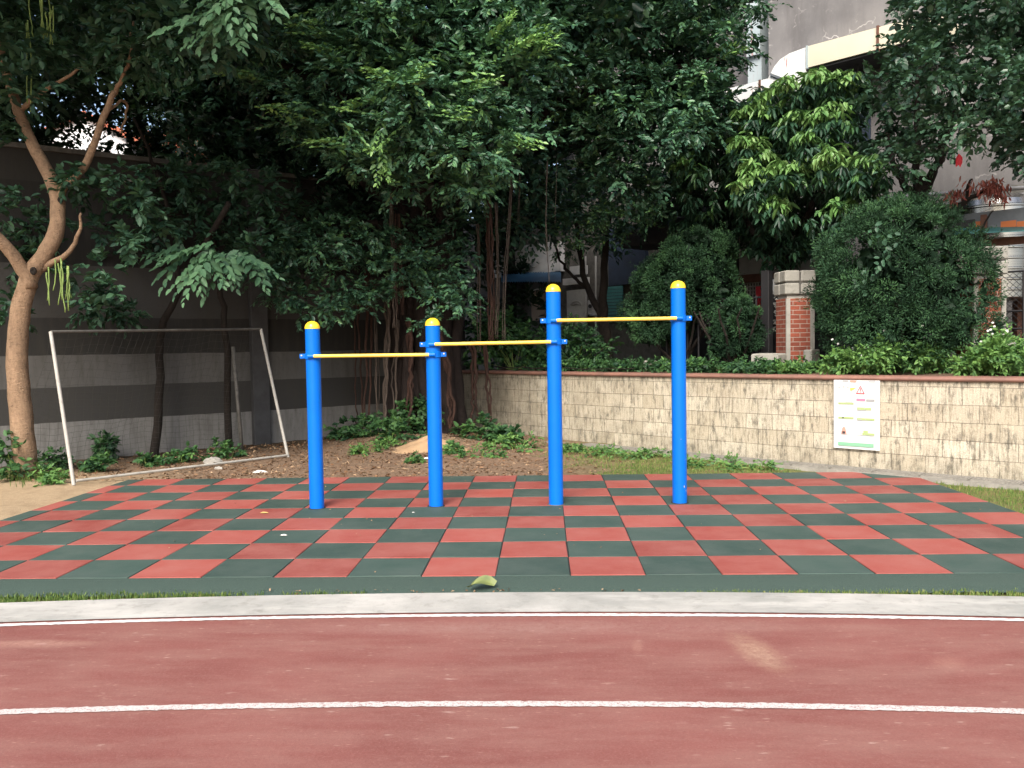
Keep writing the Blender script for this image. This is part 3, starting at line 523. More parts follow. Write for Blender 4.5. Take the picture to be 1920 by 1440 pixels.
# drain: concrete apron with slotted covers
m = MB(); V = []
for s in SS: V += [wpt(s, -.02, .004), wpt(s, -.42, .004), wpt(s, -.43, -.06)]
m.add(V, [(3*i+k, 3*i+1+k, 3*i+4+k, 3*i+3+k) for i in range(len(SS)-1) for k in (0, 1)]); tag(m.build('drain_pavement', MT['drain']), kind='structure')
k = 0
for s in np.arange(3.6, 11.6, .5):
    a, b = wpt(s+.01), wpt(s+.49); t = (b-a)/np.linalg.norm(b-a); n = np.array([-t[1], t[0], 0]); m = MB(); rz = math.atan2(t[1], t[0])
    c0 = (a+b)/2 - n*.25; L = .475
    for e in (-1, 1): m.box(c0+n*e*.118+UPV*.013, (L, .016, .018), rz); m.box(c0+t*e*(L/2-.008)+UPV*.013, (.016, .22, .018), rz)
    for j in range(11): m.box(c0+t*(-L/2+.042+j*.039)+UPV*.012, (.017, .22, .014), rz)
    for e in (-.04, .04): m.box(c0+n*e+UPV*.011, (L-.03, .012, .013), rz)
    m.box(c0+UPV*.0055, (L, .24, .002), rz)
    o = m.build('drain_cover', MT['drain'], loc=c0); k += 1
    tag(o, 'slotted grey drain cover set in the gutter along the tiled wall', 'drain cover', 'drain covers along the tiled wall')

# warning poster
pa, pb = np.array([3.08, 5.35, 0]), np.array([3.82, 4.66, 0]); pt = (pb-pa)/np.linalg.norm(pb-pa); pn = np.array([pt[1], -pt[0], 0])
def pw(px, py, o=.0):
    d = ray(px, py); q = pa+pn*o; return CAM + d*(((q-CAM)@pn)/(d@pn))
q00, q11 = pw(1563.5, 712, .03), pw(1649.5, 842, .03); PW = (q11-q00)@pt; PZ1 = q00[2]-.002; PH = q00[2]-pw(1563.5, 839, .03)[2]
def PP(u, v, o): return np.array([*(q00+pt*u*PW)[:2], PZ1-v*PH]) + pn*o
root = thing('warning_poster', 'white safety notice with red warning triangle and small diagrams on the tiled wall', 'sign', PP(.5, 1, 0))
m = MB(); m.bbox((PP(.5, .5, .0)), (PW, .014, PH), math.atan2(pt[1], pt[0]), .003); m.build('sign_board', MT['poster'], root)
lay = [0]
def pr_(name, mat, rects, tris=()):
    lay[0] += 1; m = MB(); o = .0085+.00022*lay[0]
    for u0, v0, u1, v1 in rects: m.add([PP(u0, v1, o), PP(u1, v1, o), PP(u1, v0, o), PP(u0, v0, o)], [(0, 1, 2, 3)])
    for poly in tris: m.add([PP(u, v, o) for u, v in poly], [tuple(range(len(poly)))])
    m.build(name, MT[mat], root)
def glyph(u, v, w, h, k):
    r = np.random.default_rng(k); out = [(u, v+h*f, u+w, v+h*f+h*.13) for f in (.08, .42, .80)] + [(u+w*f, v, u+w*f+w*.13, v+h) for f in (.15, .6)]
    return [out[i] for i in r.permutation(5)[:4]]
for i in range(3): pr_('heading_character', 'p_grey', glyph(.10+.095*i, .085, .055, .034, i+3))
for i in range(6): pr_('text_character', 'p_lgrey', glyph(.10+.058*i, .150, .034, .020, i+11))
for i in range(3): pr_('text_character', 'p_lgrey', glyph(.56+.05*i, .228, .034, .018, i+31))
for e in ((.20, .004, .33, .024), (.77, .004, .91, .024)): pr_('header_emblem', 'p_lgrey', [e]); pr_('header_badge', 'p_sal', [(.37, .003, .51, .028)]); pr_('header_tint', 'p_cyan', [(.03, .003, .12, .02)])
pr_('arrow_mark', 'p_yel', [(.37, .11, .45, .14)], [[(.45, .105), (.50, .112), (.45, .128)], [(.37, .14), (.42, .14), (.385, .155)]])
def tri(c, r): return [(c[0]-r, c[1]+r*.62), (c[0]+r, c[1]+r*.62), (c[0], c[1]-r*.62)]
c_ = (.595, .135); o1, i1 = tri(c_, .098), tri((.595, .138), .072)
pr_('warning_triangle', 'p_red', [(.587, .115, .604, .155), (.587, .163, .604, .173)], [[o1[k], o1[(k+1) % 3], i1[(k+1) % 3], i1[k]] for k in range(3)])
pr_('pink_label', 'p_pink', [(.51, .262, .70, .296)]); pr_('grey_label', 'p_grey', [(.72, .268, .90, .298)])
for e in [(.11, .326, .45, .350), (.11, .535, .45, .562), (.52, .390, .83, .425), (.52, .542, .90, .572), (.64, .755, .90, .785), (.66, .72, .76, .76)]: pr_('diagram_ground', 'p_lime', [e])
pr_('diagram_figure', 'p_lgrey', [(.28, .272, .287, .34), (.41, .285, .42, .335), (.28, .31, .42, .316), (.53, .35, .537, .43), (.585, .325, .592, .43), (.685, .37, .692, .43), (.52, .425, .72, .432), (.545, .49, .552, .575), (.60, .465, .607, .575), (.615, .50, .622, .575), (.70, .53, .706, .575), (.53, .57, .63, .577), (.53, .70, .537, .79), (.595, .655, .602, .79), (.615, .69, .622, .79), (.53, .755, .62, .76), (.53, .79, .90, .796), (.11, .785, .45, .791)])
pr_('diagram_shelter', 'p_sal', [], [[(.17, .785), (.30, .785), (.27, .70), (.24, .672), (.20, .70)]]); [pr_('diagram_box', 'p_dk', [e]) for e in ((.20, .745, .265, .783), (.20, .537, .235, .555))]
pr_('footer_band', 'p_green', [(.105, .905, .885, .957)])

# ------------------------------------------------------------------ raised bed behind the wall
m = MB(); ss = np.arange(-.5, 16, .3); oo = np.concatenate([[.2], np.arange(.4, 3.4, .2), [5, 9]]); V = []
for s in ss:
    b = wpt(np.clip(s, 0, cum[-1]))
    for o in oo: p = b + WNRM*o; V.append((p[0], p[1], HW+.01+.05*min(o, 2)+.03*float(fbm(p[0], p[1], 1.6, 8))))
w = len(oo); m.add(V, [(i*w+k, i*w+w+k, i*w+w+k+1, i*w+k+1) for i in range(len(ss)-1) for k in range(w-1)])
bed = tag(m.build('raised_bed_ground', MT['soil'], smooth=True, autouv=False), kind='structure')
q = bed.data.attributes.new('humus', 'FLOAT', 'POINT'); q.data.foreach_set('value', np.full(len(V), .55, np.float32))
BZ = HW+.08

# ------------------------------------------------------------------ painted wall at the left
def lwb(s, o, z): return np.array([*(LP+LDIR*s+LNRM*o)[:2], z])
HL = float(lw(200, 296)[2])
root = thing('painted_wall', 'tall grey concrete boundary wall painted in wide light and dark bands', 'wall', lwb(3, 0, 0))
m = MB(); V = []; U = []
for s in np.arange(-9, 7.1, .5):
    for o, z in ((0, -.1), (0, HL), (.25, HL), (.25, -.1)): V.append(lwb(s, o, z)); U.append((s, z+(o if z > 0 else -.2)))
n = len(V)//4; m.add(V, [(4*i+k, 4*i+4+k, 4*i+5+k, 4*i+1+k) for i in range(n-1) for k in range(3)]); m.uv = U; m.build('wall_panel', MT['bands'], root)
for s in (2.9,):
    m = MB(); m.bbox(lwb(s, -.06, HL/2), (.28, .13, HL+.1), math.atan2(LDIR[1], LDIR[0]), .01); m.build('pilaster', MT['under'], root)
m = MB(); m.box(lwb(-1, .125, HL+.035), (15.9, .34, .07), math.atan2(LDIR[1], LDIR[0])); m.build('capping', MT['grey'], root)
a, b = lw(208, 342, -.05), lw(327, 356, -.05); P, r = limb([a, (a+b)/2+UPV*.08, b], .018, .018, 10, 0); m = MB(); m.tube(P, r, 8)
tag(m.build('conduit_pipe', MT['cable'], smooth=True, loc=a), 'thin pale pipe curving along the top of the banded wall', 'pipe')

# ------------------------------------------------------------------ leaning football goal
bL, bR = np.array([-5.69, 4.13, 0]), np.array([-3.93, 6.71, .0]); gd = (bR-bL)/np.linalg.norm(bR-bL); gb = np.array([-gd[1], gd[0], 0])
bL[2] = gz(bL[0], bL[1]); bR[2] = gz(bR[0], bR[1])
def gpl(px, py, b): d = ray(px, py); return CAM + d*(((b-CAM)@gd)/(d@gd))
tL, tR = gpl(95, 622, bL), gpl(489, 617, bR)
root = thing('football_goal', 'old white football goal frame with dark net leaning back by the banded wall', 'goal', bL)
for b, t in ((bL, tL), (bR, tR)): m = MB(); m.tube([b, t], .022, 14); m.build('goal_post', MT['white'], root, smooth=.7)
m = MB(); m.tube([tL, tR], .018, 14); m.build('crossbar', MT['grey'], root, smooth=.7)
m = MB(); m.tube([bL+gd*.03+UPV*.05, bR+UPV*.03], .017, 12); m.build('ground_bar', MT['white'], root, smooth=.7)
rb = atz(454, 848, 0.); rt = gpl(437, 650, rb); m = MB(); m.tube([rb, rt], .028, 10); m.build('rear_strut', MT['grey'], root, smooth=True)
rb2 = rb - gd*2.3 + gb*.1; rt2 = gpl(374, 636, atz(362, 838, 0)); m = MB(); m.tube([atz(362, 838, 0), rt2], .014, 8); m.build('rear_strut', MT['grey'], root, smooth=True)
m = MB(); nu, nv = 30, 22
def npnt(u, v):
    f = bL*(1-u)+bR*u; t = tL*(1-u)+tR*u; g = f + gb*1.15; p = t*(1-v)+g*v
    return p + gb*.18*math.sin(PI*v) + UPV*(-.12*math.sin(PI*v)+.03*math.sin(9*u+5*v)+.02*math.sin(23*u+3)) + gd*.03*math.sin(11*v+7*u)
for i in range(nu+1): m.tube([npnt(i/nu, v) for v in np.linspace(0, 1, 9)], 00.0015, 3, False)
for j in range(1, nv): m.tube([npnt(u, j/nv) for u in np.linspace(0, 1, 13)], .0015, 3, False)
m.build('net', MT['netm'], root)

# ------------------------------------------------------------------ pillars, iron fence, blocks
FRZ = math.atan2(WDIR[1], WDIR[0])
def ob(px, py, o): return off(px, py, o)
def pillar(px0, px1, pytop, o, label, skew, wd=.42):
    a, b = ob(px0, 560, o), ob(px1, 560, o); w = np.linalg.norm((b-a)[:2]); zt = float(ob((px0+px1)/2, pytop, o)[2]); c = (a+b)/2; rz = FRZ + skew
    cx = np.array([c[0], c[1], 0]) + np.array([-math.sin(rz), math.cos(rz), 0])*wd*.3
    root = thing('brick_pillar', label, 'pillar', (cx[0], cx[1], BZ), 'brick pillars of the garden fence')
    capz = zt-.40; w = wd
    m = MB(); m.bbox(cx+UPV*((capz+BZ-.1)/2), (w, w*.9, capz-BZ+.1), rz, .006); m.build('brick_shaft', MT['brick'], root)
    for sx in (-1, 1):
        m = MB(); q = np.array([math.cos(rz), math.sin(rz), 0])*sx*(w/2-.028) + np.array([math.sin(rz), -math.cos(rz), 0])*(w*.45+.004); m.box(cx+q+UPV*((capz+BZ-.1)/2), (.06, .03, capz-BZ+.09), rz); m.build('corner_render', MT['block'], root)
    m = MB(); m.box(cx+UPV*(capz+.025), (w*.9, w*.82, .05), rz); m.build('neck', MT['block'], root)
    for j in range(2):
        for ix in (-1, 1):
            for iy in (-1, 1):
                q = np.array([math.cos(rz), math.sin(rz), 0])*ix*(w*.29) + np.array([-math.sin(rz), math.cos(rz), 0])*iy*(w*.27)
                m = MB(); m.bbox(cx+q+UPV*(capz+.05+.085+j*.185), (w*.53, w*.5, .165), rz, .016); m.build('cap_block', MT['block'], root)
    m = MB(); m.box(cx+UPV*(capz+.22), (w*1.0, w*.94, .33), rz); m.build('cap_core', MT['grey'], root)
    return cx, w
pillar(1466, 1528, 508, 1.5, 'red brick pillar with pale concrete block cap beside the black gate post', .88)
pillar(1826, 1872, 463, 1.5, 'red brick pillar half hidden behind the big round bush', .88)
def solo(name, label, cat, m, mat, loc, smooth=False, group=None): return tag(m.build(name, mat, smooth=smooth, loc=loc), label, cat, group)
a = ob(1438, 600, 1.75); zt = ob(1438, 511, 1.75)[2]
m = MB(); m.bbox((a[0], a[1], (zt+BZ)/2), (.135, .135, zt-BZ+.06), FRZ, .01); solo('gate_post', 'square black iron gate post left of the brick pillar', 'post', m, MT['black'], (a[0], a[1], BZ))
for px0, py0, px1, py1, o, lb in ((1418, 662, 1467, 692, 1.15, 'rough pale concrete block at the foot of the brick pillar'), (1172, 676, 1222, 697, 1.5, 'low concrete block among weeds between the two tall blue posts'), (1514, 655, 1530, 685, 1.3, 'small grey stone in weeds in front of the brick pillar'), (1872, 635, 1905, 660, 1.3, 'grey concrete block in weeds beside the half hidden pillar')):
    A, B = ob(px0, py1, o), ob(px1, py0, o); m = MB(); wd = np.linalg.norm((B-A)[:2]); m.bbox(((A[0]+B[0])/2, (A[1]+B[1])/2, (B[2]+BZ-.12)/2), (wd, .3, B[2]-BZ+.12), FRZ+.08, .018)
    m.v = [tuple(np.array(p)+rng.normal(size=3)*.006) for p in m.v]; solo('concrete_block', lb, 'block', m, MT['block'], ((A[0]+B[0])/2, (A[1]+B[1])/2, BZ))
# scrolled iron fence left of the gate post
a, b = ob(1240, 600, 1.8), ob(1430, 600, 1.8); zt = float(ob(1350, 562, 1.8)[2]); root = thing('iron_fence', 'black wrought iron fence with ring scrolls behind the small bush', 'fence', (*a[:2], BZ))
L = np.linalg.norm((b-a)[:2]); t = (b-a)/L; t[2] = 0; A0 = np.array([a[0], a[1], 0])
for z in (BZ+.1, zt): m = MB(); m.tube([A0+UPV*z, A0+t*L+UPV*z], .016, 6); m.build('rail', MT['black'], root)
for k in range(9): m = MB(); p = A0+t*L*(k+.5)/9; m.tube([p+UPV*BZ, p+UPV*(zt+.03)], .014, 6); m.build('baluster', MT['black'], root)
for px, py, R in ((1356, 590, .13), (1318, 600, .10), (1392, 598, .10), (1356, 616, .06)):
    c = ob(px, py, 1.77); m = MB(); n = 22; m.tube([c+t*R*math.cos(x)+UPV*R*math.sin(x) for x in np.linspace(0, 2*PI, n)], .016, 6); m.build('ring_scroll', MT['black'], root)
# chain link fence at the right
a, b = ob(1872, 600, 1.7), ob(1990, 600, 1.7); zt = float(ob(1890, 510, 1.7)[2]); A0 = np.array([a[0], a[1], 0]); L = np.linalg.norm((b-a)[:2])
root = thing('mesh_fence', 'dark wire mesh fence in front of the shiny steel tanks', 'fence', (*a[:2], BZ))
for f in (0, .42, 1): m = MB(); m.tube([A0+WDIR*L*f+UPV*BZ, A0+WDIR*L*f+UPV*zt], .022, 6); m.build('fence_post', MT['black'], root)
for z in (BZ+.05, (BZ+zt)/2-.1, (BZ+zt)/2+.12, zt): m = MB(); m.tube([A0+UPV*z, A0+WDIR*L+UPV*z], .013, 5); m.build('rail', MT['black'], root)
m = MB(); H = zt-BZ
for k in range(-14, 30):
    for sg in (1, -1):
        x0 = k*.075; z0, z1 = 0, H; xa, xb = (x0, x0+H) if sg > 0 else (x0+H, x0)
        def cl(x, z): return A0+WDIR*x+UPV*(BZ+z)
        u0, u1 = 0., 1.; dx = xb-xa
        lo, hi = sorted(((0-xa)/dx, (L-xa)/dx)); u0, u1 = max(0, lo), min(1, hi)
        if u1-u0 > .02: m.tube([cl(xa+dx*u0, H*u0), cl(xa+dx*u1, H*u1)], .0035, 3, False)
m.build('wire_mesh', MT['black'], root)
# ------------------------------------------------------------------ buildings behind the raised bed
def sz(px, py, o): p = off(px, py, o); return float((p-WP0)@WDIR), float(p[2])
def Q(s, o, z): return np.array([*(WP0+WDIR*s+WNRM*o)[:2], z])
def slab(m, o, px0, py0, px1, py1, th=.1, s=None, z=None, b=0.):
    """upright block whose face lies o metres behind the tiled wall and spans the photo box; th = depth behind that face"""
    s0, z1 = sz(px0, py0, o); s1, z0 = sz(px1, py1, o)
    if s: s0, s1 = s[0] if s[0] is not None else s0, s[1] if s[1] is not None else s1
    if z: z0, z1 = z[0] if z[0] is not None else z0, z[1] if z[1] is not None else z1
    c = Q((s0+s1)/2, o+th/2, (z0+z1)/2); (m.bbox if b else m.box)(c, (abs(s1-s0), th, abs(z1-z0)), FRZ, *([b] if b else [])); return c
FO = 6.0
sc_, _ = sz(1441, 100, FO)
root = thing('concrete_building', 'weathered grey concrete building with a pale sheet metal canopy band', 'building', Q(sc_+3, FO, BZ))
m = MB(); m.box(Q(sc_+9, FO+3, 7), (18, 6, 13), FRZ); m.build('main_wall', MT['facade'], root)
m = MB(); m.box(Q(sc_-3.4, FO+3.6, 7), (6.8, 5, 13), FRZ); m.build('rear_wall', MT['facade'], root)
m = MB()
slab(m, FO+.35, 1399, 60, 1425, 100, .45, z=(None, 13)); m.build('upper_duct', MT['duct'], root)
m = MB(); slab(m, FO+.45, 1402, 82, 1428, 172, .3); m.build('lower_duct', MT['duct'], root)
# canopy band: straight upper run, curved drop, lower run at the left
def face(pts, o, th): A = [off(px, py, o) for px, py in pts]; m = MB(); m.prism(A, WNRM*th); return m
CO = FO-1.0
face([(1513, 87), (1513, 127), (1643, 93), (1643, 52)], CO, .95).build('canopy_band', MT['fascia'], root)
face([(1647, 51), (1647, 92), (1760, 62), (1760, 20)], CO, .95).build('canopy_band', MT['fascia'], root)
cv = [(1510, 89), (1480, 100), (1463, 111), (1452, 124), (1445, 137), (1480, 150), (1510, 140)]
face(cv, CO-.02, .97).build('canopy_elbow', MT['fasciaw'], root)
face([(1425, 151), (1425, 188), (1510, 166), (1510, 143), (1480, 152), (1444, 139), (1440, 147)], CO, .95).build('canopy_band', MT['fasciaw'], root)
face([(1361, 167), (1361, 202), (1422, 187), (1422, 152)], CO, .95).build('canopy_band', MT['fasciaw'], root)
face([(1511, 86), (1511, 129), (1514, 128), (1514, 85)], CO-.03, .9).build('canopy_seam', MT['duct'], root)
face([(1643, 48), (1643, 96), (1647, 95), (1647, 47)], CO-.03, .9).build('canopy_seam', MT['rustpost'], root)
face([(1422, 150), (1422, 189), (1425, 188), (1425, 149)], CO-.03, .9).build('canopy_seam', MT['rustpost'], root)
m = face([(1444, 137), (1443, 141), (1480, 154), (1481, 150)], CO-.04, .3); m.build('canopy_flashing', MT['slate'], root)
m = face([(1513, 130), (1513, 134), (1760, 68), (1760, 64)], CO+.05, .9); m.build('canopy_soffit', MT['under'], root)
for px in (1609, 1622): m = MB(); m.tube([off(px, 112, CO+.4), off(px, 160, CO+.4)], .02, 6); m.build('canopy_hanger', MT['black'], root)
# dark upper openings
m = MB(); slab(m, FO-.03, 1560, 150, 1632, 262, .02); m.build('window', MT['navy'], root)

# low houses at the back of the bed
HO = 4.3
root = thing('low_house', 'low house front with pale wall, lattice window and dark shutters behind the small bush', 'house', Q(sz(1430, 500, HO)[0], HO, BZ))
m = MB(); slab(m, HO, 1398, 425, 1474, 520, .25, s=(sz(1386, 500, HO)[0], sz(1560, 500, HO)[0])); m.build('upper_wall', MT['plaster'], root)
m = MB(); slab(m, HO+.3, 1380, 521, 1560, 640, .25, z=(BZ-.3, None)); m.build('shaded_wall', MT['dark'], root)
m = MB(); slab(m, HO-.06, 1384, 516, 1500, 522, .10); m.build('lintel', MT['rustpost'], root)
m = MB(); s0, z1 = sz(1396, 531, HO+.05); s1, z0 = sz(1432, 600, HO+.05); nS, nZ = 7, 10
for i in range(nS+1): m.box(Q(s0+(s1-s0)*i/nS, HO+.06, (z0+z1)/2), (.022, .02, z1-z0), FRZ)
for j in range(nZ+1): m.box(Q((s0+s1)/2, HO+.063, z0+(z1-z0)*j/nZ), (s1-s0, .02, .022), FRZ)
m.build('window_lattice', MT['plaster'], root)
m = MB(); slab(m, HO+.1, 1396, 531, 1432, 600, .01); m.build('window_pane', MT['dark'], root)
def strokes(m, o, px0, py0, px1, py1, n, seed):
    r = np.random.default_rng(seed); dh = (py1-py0)/n
    for k in range(n):
        for j in range(6):
            u, v = r.uniform(.12, .65), r.uniform(.12, .75); a = off(px0+(px1-px0)*u, py0+dh*(k+v), o); l = r.uniform(.3, .5); an = r.choice([0, PI/2, .8, -.7])
            b = a + (WDIR*math.cos(an)+UPV*math.sin(an))*l*(px1-px0)*.0085; m.tube([a, b], .010, 4)
A = off(1429, 583, HO-.3); root = thing('red_banner', 'red cloth banner with black brush writing hanging beside the lattice window', 'banner', A)
m = MB(); slab(m, HO-.3, 1417, 537, 1431, 582, .012, s=(None, sz(1446, 560, HO-.3)[0])); m.build('cloth', MT['red'], root)
m = MB(); strokes(m, HO-.305, 1425, 541, 1438, 582, 4, 2); m.build('brush_writing', MT['black'], root)
A = off(1453, 630, 2.2); root = thing('notice_board', 'narrow dark notice board with white characters between gate post and brick pillar', 'sign', A)
m = MB(); slab(m, 2.2, 1447, 522, 1461, 632, .03); m.build('board', MT['dark'], root)
m = MB(); slab(m, 2.19, 1448.5, 524, 1457, 548, .008); m.build('blank_strip', MT['p_lgrey'], root)
m = MB(); strokes(m, 2.185, 1448, 550, 1459, 628, 5, 9); m.build('white_writing', MT['plaster'], root)
A = off(1352, 650, 3.2); m = MB(); slab(m, 3.2, 1345, 565, 1360, 648, .012); solo('pink_banner', 'faded pink cloth banner hanging behind the ring of the iron fence', 'banner', m, MT['pink'], A)

# row house behind the two tall posts
RO = 5.2
root = thing('row_house', 'cluttered old row house front with blue awning and ornate grey door', 'house', Q(sz(1080, 560, RO)[0], RO, BZ))
m = MB(); slab(m, RO+.2, 850, 300, 1240, 690, .25, z=(BZ-.3, 5.0)); m.build('wall', MT['grey'], root)
m = MB(); slab(m, RO, 925, 468, 1050, 508, .18); m.build('fascia_board', MT['clothw'], root)
m = MB(); A = [off(940, 508, RO+.1), off(1052, 508, RO+.1), off(1052, 528, RO-1.0), off(940, 528, RO-1.0)]
for k in range(24):
    u0, u1 = k/24, (k+.6)/24; q = lambda u, v: (A[0]*(1-u)+A[1]*u)*(1-v)+(A[3]*(1-u)+A[2]*u)*v
    m.add([q(u0, 0), q(u1, 0), q(u1, 1), q(u0, 1), q(u1, 0)-UPV*.02, q((k+1)/24, 0)-UPV*.02, q((k+1)/24, 1)-UPV*.02, q(u1, 1)-UPV*.02], [(0, 1, 2, 3), (4, 5, 6, 7), (1, 4, 7, 2)])
m.build('awning', MT['bluesheet'], root)
m = MB(); slab(m, RO+.05, 996, 546, 1022, 600, .06); m.build('door_panel', MT['tan'], root)
m = MB(); c = off(1008, 548, RO-.02); m.tube([c+WDIR*.20*math.cos(x)+UPV*.075*math.sin(x) for x in np.linspace(0, PI, 12)], .016, 6); m.build('arch_trim', MT['clothw'], root)
rd = MB(); slab(rd, RO+.02, 1062, 545, 1098, 610, .08, b=.01); dr = rd.build('door', MT['plaster'], root)
m = MB(); c = off(1080, 572, RO); [m.tube([c+WDIR*(R*math.cos(x))+UPV*(R*.55*math.sin(x)+dz) for x in np.linspace(0, PI, 10)], .012, 5) for R, dz in ((.17, 0), (.11, -.02), (.15, -.30))]; m.build('door_moulding', MT['plaster'], dr, loc=root.location)
m = MB(); slab(m, RO-.02, 1055, 523, 1098, 531, .15); m.build('ledge', MT['clothw'], root); m = MB(); slab(m, RO, 1068, 500, 1096, 513, .12); m.build('ledge', MT['clothw'], root)
for px in (1098, 1117): m = MB(); m.tube([off(px, 480, RO-.1), off(px, 640, RO-.1)], .022, 8); m.build('drain_pipe', MT['plaster'], root)
m = MB(); slab(m, RO+.03, 1101, 563, 1114, 590, .12, b=.015); q = m.build('meter_box', MT['cable'], root)
m = MB(); c = off(1107, 574, RO+.02); m.tube([c, c-WNRM*.03], .045, 14); m.build('meter_dial', MT['dark'], q, loc=root.location)
m = MB(); slab(m, RO+.05, 1140, 430, 1210, 530, .12); m.build('upper_opening', MT['navy'], root)
m = MB()
for k in range(11): slab(m, RO+.02, 1138, 538+k*6, 1166, 541+k*6, .05)
m.build('louvre_shutter', MT['teal'], root)
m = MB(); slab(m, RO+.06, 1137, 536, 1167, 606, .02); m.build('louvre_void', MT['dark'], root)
for px, py, w in ((1112, 592, 22),): m = MB(); A = off(px+6, py, RO-.8); m.lathe([(.02, .10), (.11, .06), (.16, 0), (.15, 0), (.02, .085)], A, 16); m.build('dish_cover', MT['plaster'], root)
# dark canopied stall in the gap behind the leaning tree
root = thing('storage_shed', 'dark open shed between the row house and the low house', 'shed', Q(sz(1290, 500, 4.6)[0], 4.9, BZ))
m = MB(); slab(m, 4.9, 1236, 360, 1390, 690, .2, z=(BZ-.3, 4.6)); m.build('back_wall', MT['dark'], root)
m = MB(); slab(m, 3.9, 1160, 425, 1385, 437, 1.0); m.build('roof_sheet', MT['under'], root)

# steel water tanks
def tank(px, pyt, pyb, R, o, label):
    c = off(px, 500, o+R); zt = float(off(px, pyt, o)[2]); zb = float(off(px, pyb, o)[2]); root = thing('water_tank', label, 'water tank', (c[0], c[1], zb), 'steel water tanks by the fence')
    pf = [(R*.92, zb)]; n = 9; hh = zt-zb-.22
    for k in range(n):
        z = zb+hh*k/n; pf += [(R, z+.02), (R, z+hh/n*.72), (R+.022, z+hh/n*.80), (R+.022, z+hh/n*.92), (R, z+hh/n)]
    m = MB(); m.lathe(pf, (c[0], c[1], 0), 48); m.build('barrel', MT['stainless'], root, smooth=.5)
    m = MB(); m.lathe([(R*1.0, zb+hh), (R*.96, zb+hh+.08), (R*.75, zb+hh+.16), (R*.3, zb+hh+.21), (.16, zb+hh+.22), (.16, zb+hh+.27), (.02, zb+hh+.28)], (c[0], c[1], 0), 48); m.build('domed_lid', MT['stainless'], root, smooth=.6)
    for k in range(3): t = 2*PI*k/3; m = MB(); m.box((c[0]+R*.7*math.cos(t), c[1]+R*.7*math.sin(t), (zb+BZ-.1)/2), (.08, .08, abs(zb-BZ)+.1)); m.build('stand_leg', MT['rustpost'], root)
tank(1856, 352, 560, .60, 2.9, 'stainless steel water tank with ribbed barrel right behind the rusty post')
tank(1962, 350, 560, .62, 3.3, 'stainless steel water tank cut by the photo edge')
root = thing('awning_frame', 'rusty steel frame with teal, grey and orange panels in front of the steel tank', 'frame', off(1843, 470, 2.1))
m = MB(); slab(m, 2.1, 1838, 403, 1848, 462, .06, z=(float(off(1843, 475, 2.1)[2]), None)); m.build('upright', MT['rustpost'], root)
m = MB(); slab(m, 2.12, 1848, 449, 1960, 453, .05); m.build('rail', MT['rustpost'], root)
m = MB(); slab(m, 2.2, 1780, 405, 1980, 415, .06); m.build('rail', MT['slate'], root)
for a, b, mt in ((1786, 1828, 'under'), (1829, 1838, 'orange'), (1848, 1859, 'slate'), (1860, 1875, 'slate'), (1876, 1905, 'orange'), (1906, 1960, 'orange')): m = MB(); slab(m, 2.2, a, 415.5, b, 426, .03); m.build('panel', MT[mt], root)
m = MB(); A = [off(1785, 428, 2.2), off(1960, 424, 2.2), off(1960, 430, 1.8), off(1785, 438, 1.8)]; m.prism(A, -UPV*.012); m.build('awning_sheet', MT['teal'], root)
for k, (y0, y1, o, lb) in enumerate(((376, 349, 4.6, 'thick pale cable strung along the concrete building above the tanks'), (384, 357, 4.5, 'sagging grey cable just below the thick pale cable'), (398, 372, 4.4, 'lowest thin cable passing behind the round bush'))):
    a, b = off(1600, y0, o), off(1960, y1, o); m = MB(); P = [a*(1-u)+b*u-UPV*.10*k*math.sin(PI*u) for u in np.linspace(0, 1, 12)]; m.tube(P, (.035, .022, .016)[k], 6); solo('overhead_cable', lb, 'cable', m, MT['cable'], a, True, 'cables along the building')
m = MB(); slab(m, 4.8, 1600, 372, 1940, 392, .3, z=(float(off(1760, 384, 4.8)[2]), float(off(1760, 366, 4.8)[2]))); solo('wall_ledge', 'grey concrete ledge under the cables on the concrete building', 'ledge', m, MT['block'], off(1760, 380, 4.8))

# white house seen through the leaves over the painted wall
hc = at(160, 270, 17.); root = thing('white_house', 'bright white house with orange tiled eaves seen through a leaf gap over the banded wall', 'house', (hc[0], hc[1]+2, 0))
m = MB(); A = [at(60, 300, 17.), at(250, 300, 17.), at(240, 262, 17.), at(150, 216, 17.), at(70, 252, 17.)]
zz = hc[2]; A[0][2] = A[1][2] = 0
m.prism(A, (0, 3, 0)); m.build('gable_wall', MT['whitewall'], root)
m = MB(); A = [at(148, 214, 16.8), at(156, 207, 16.8), at(262, 258, 16.8), at(255, 268, 16.8)]; m.prism(A, (0, 3.4, 0)); A = [at(148, 214, 16.8), at(156, 207, 16.8), at(58, 250, 16.8), at(56, 258, 16.8)]; m.prism(A[::-1], (0, 3.4, 0)); m.build('roof', MT['rooftile'], root)
hc = at(210, 160, 21.); m = MB(); m.box((hc[0]+1, hc[1]+2, 3.6), (5, 4, 7.2), .1); root = thing('brick_house', 'orange tiled house showing in tiny gaps high in the leaves', 'house', (hc[0], hc[1], 0)); m.build('wall', MT['whitewall'], root)
m = MB(); c = np.array([hc[0]+1, hc[1]+2, 7.2]); m.prism([c+np.array([-2.8, -2.4, 0]), c+np.array([2.8, -2.4, 0]), c+np.array([2.8, 0, 1.6]), c+np.array([-2.8, 0, 1.6])], (0, .3, .3)); m.build('roof', MT['rooftile'], root)
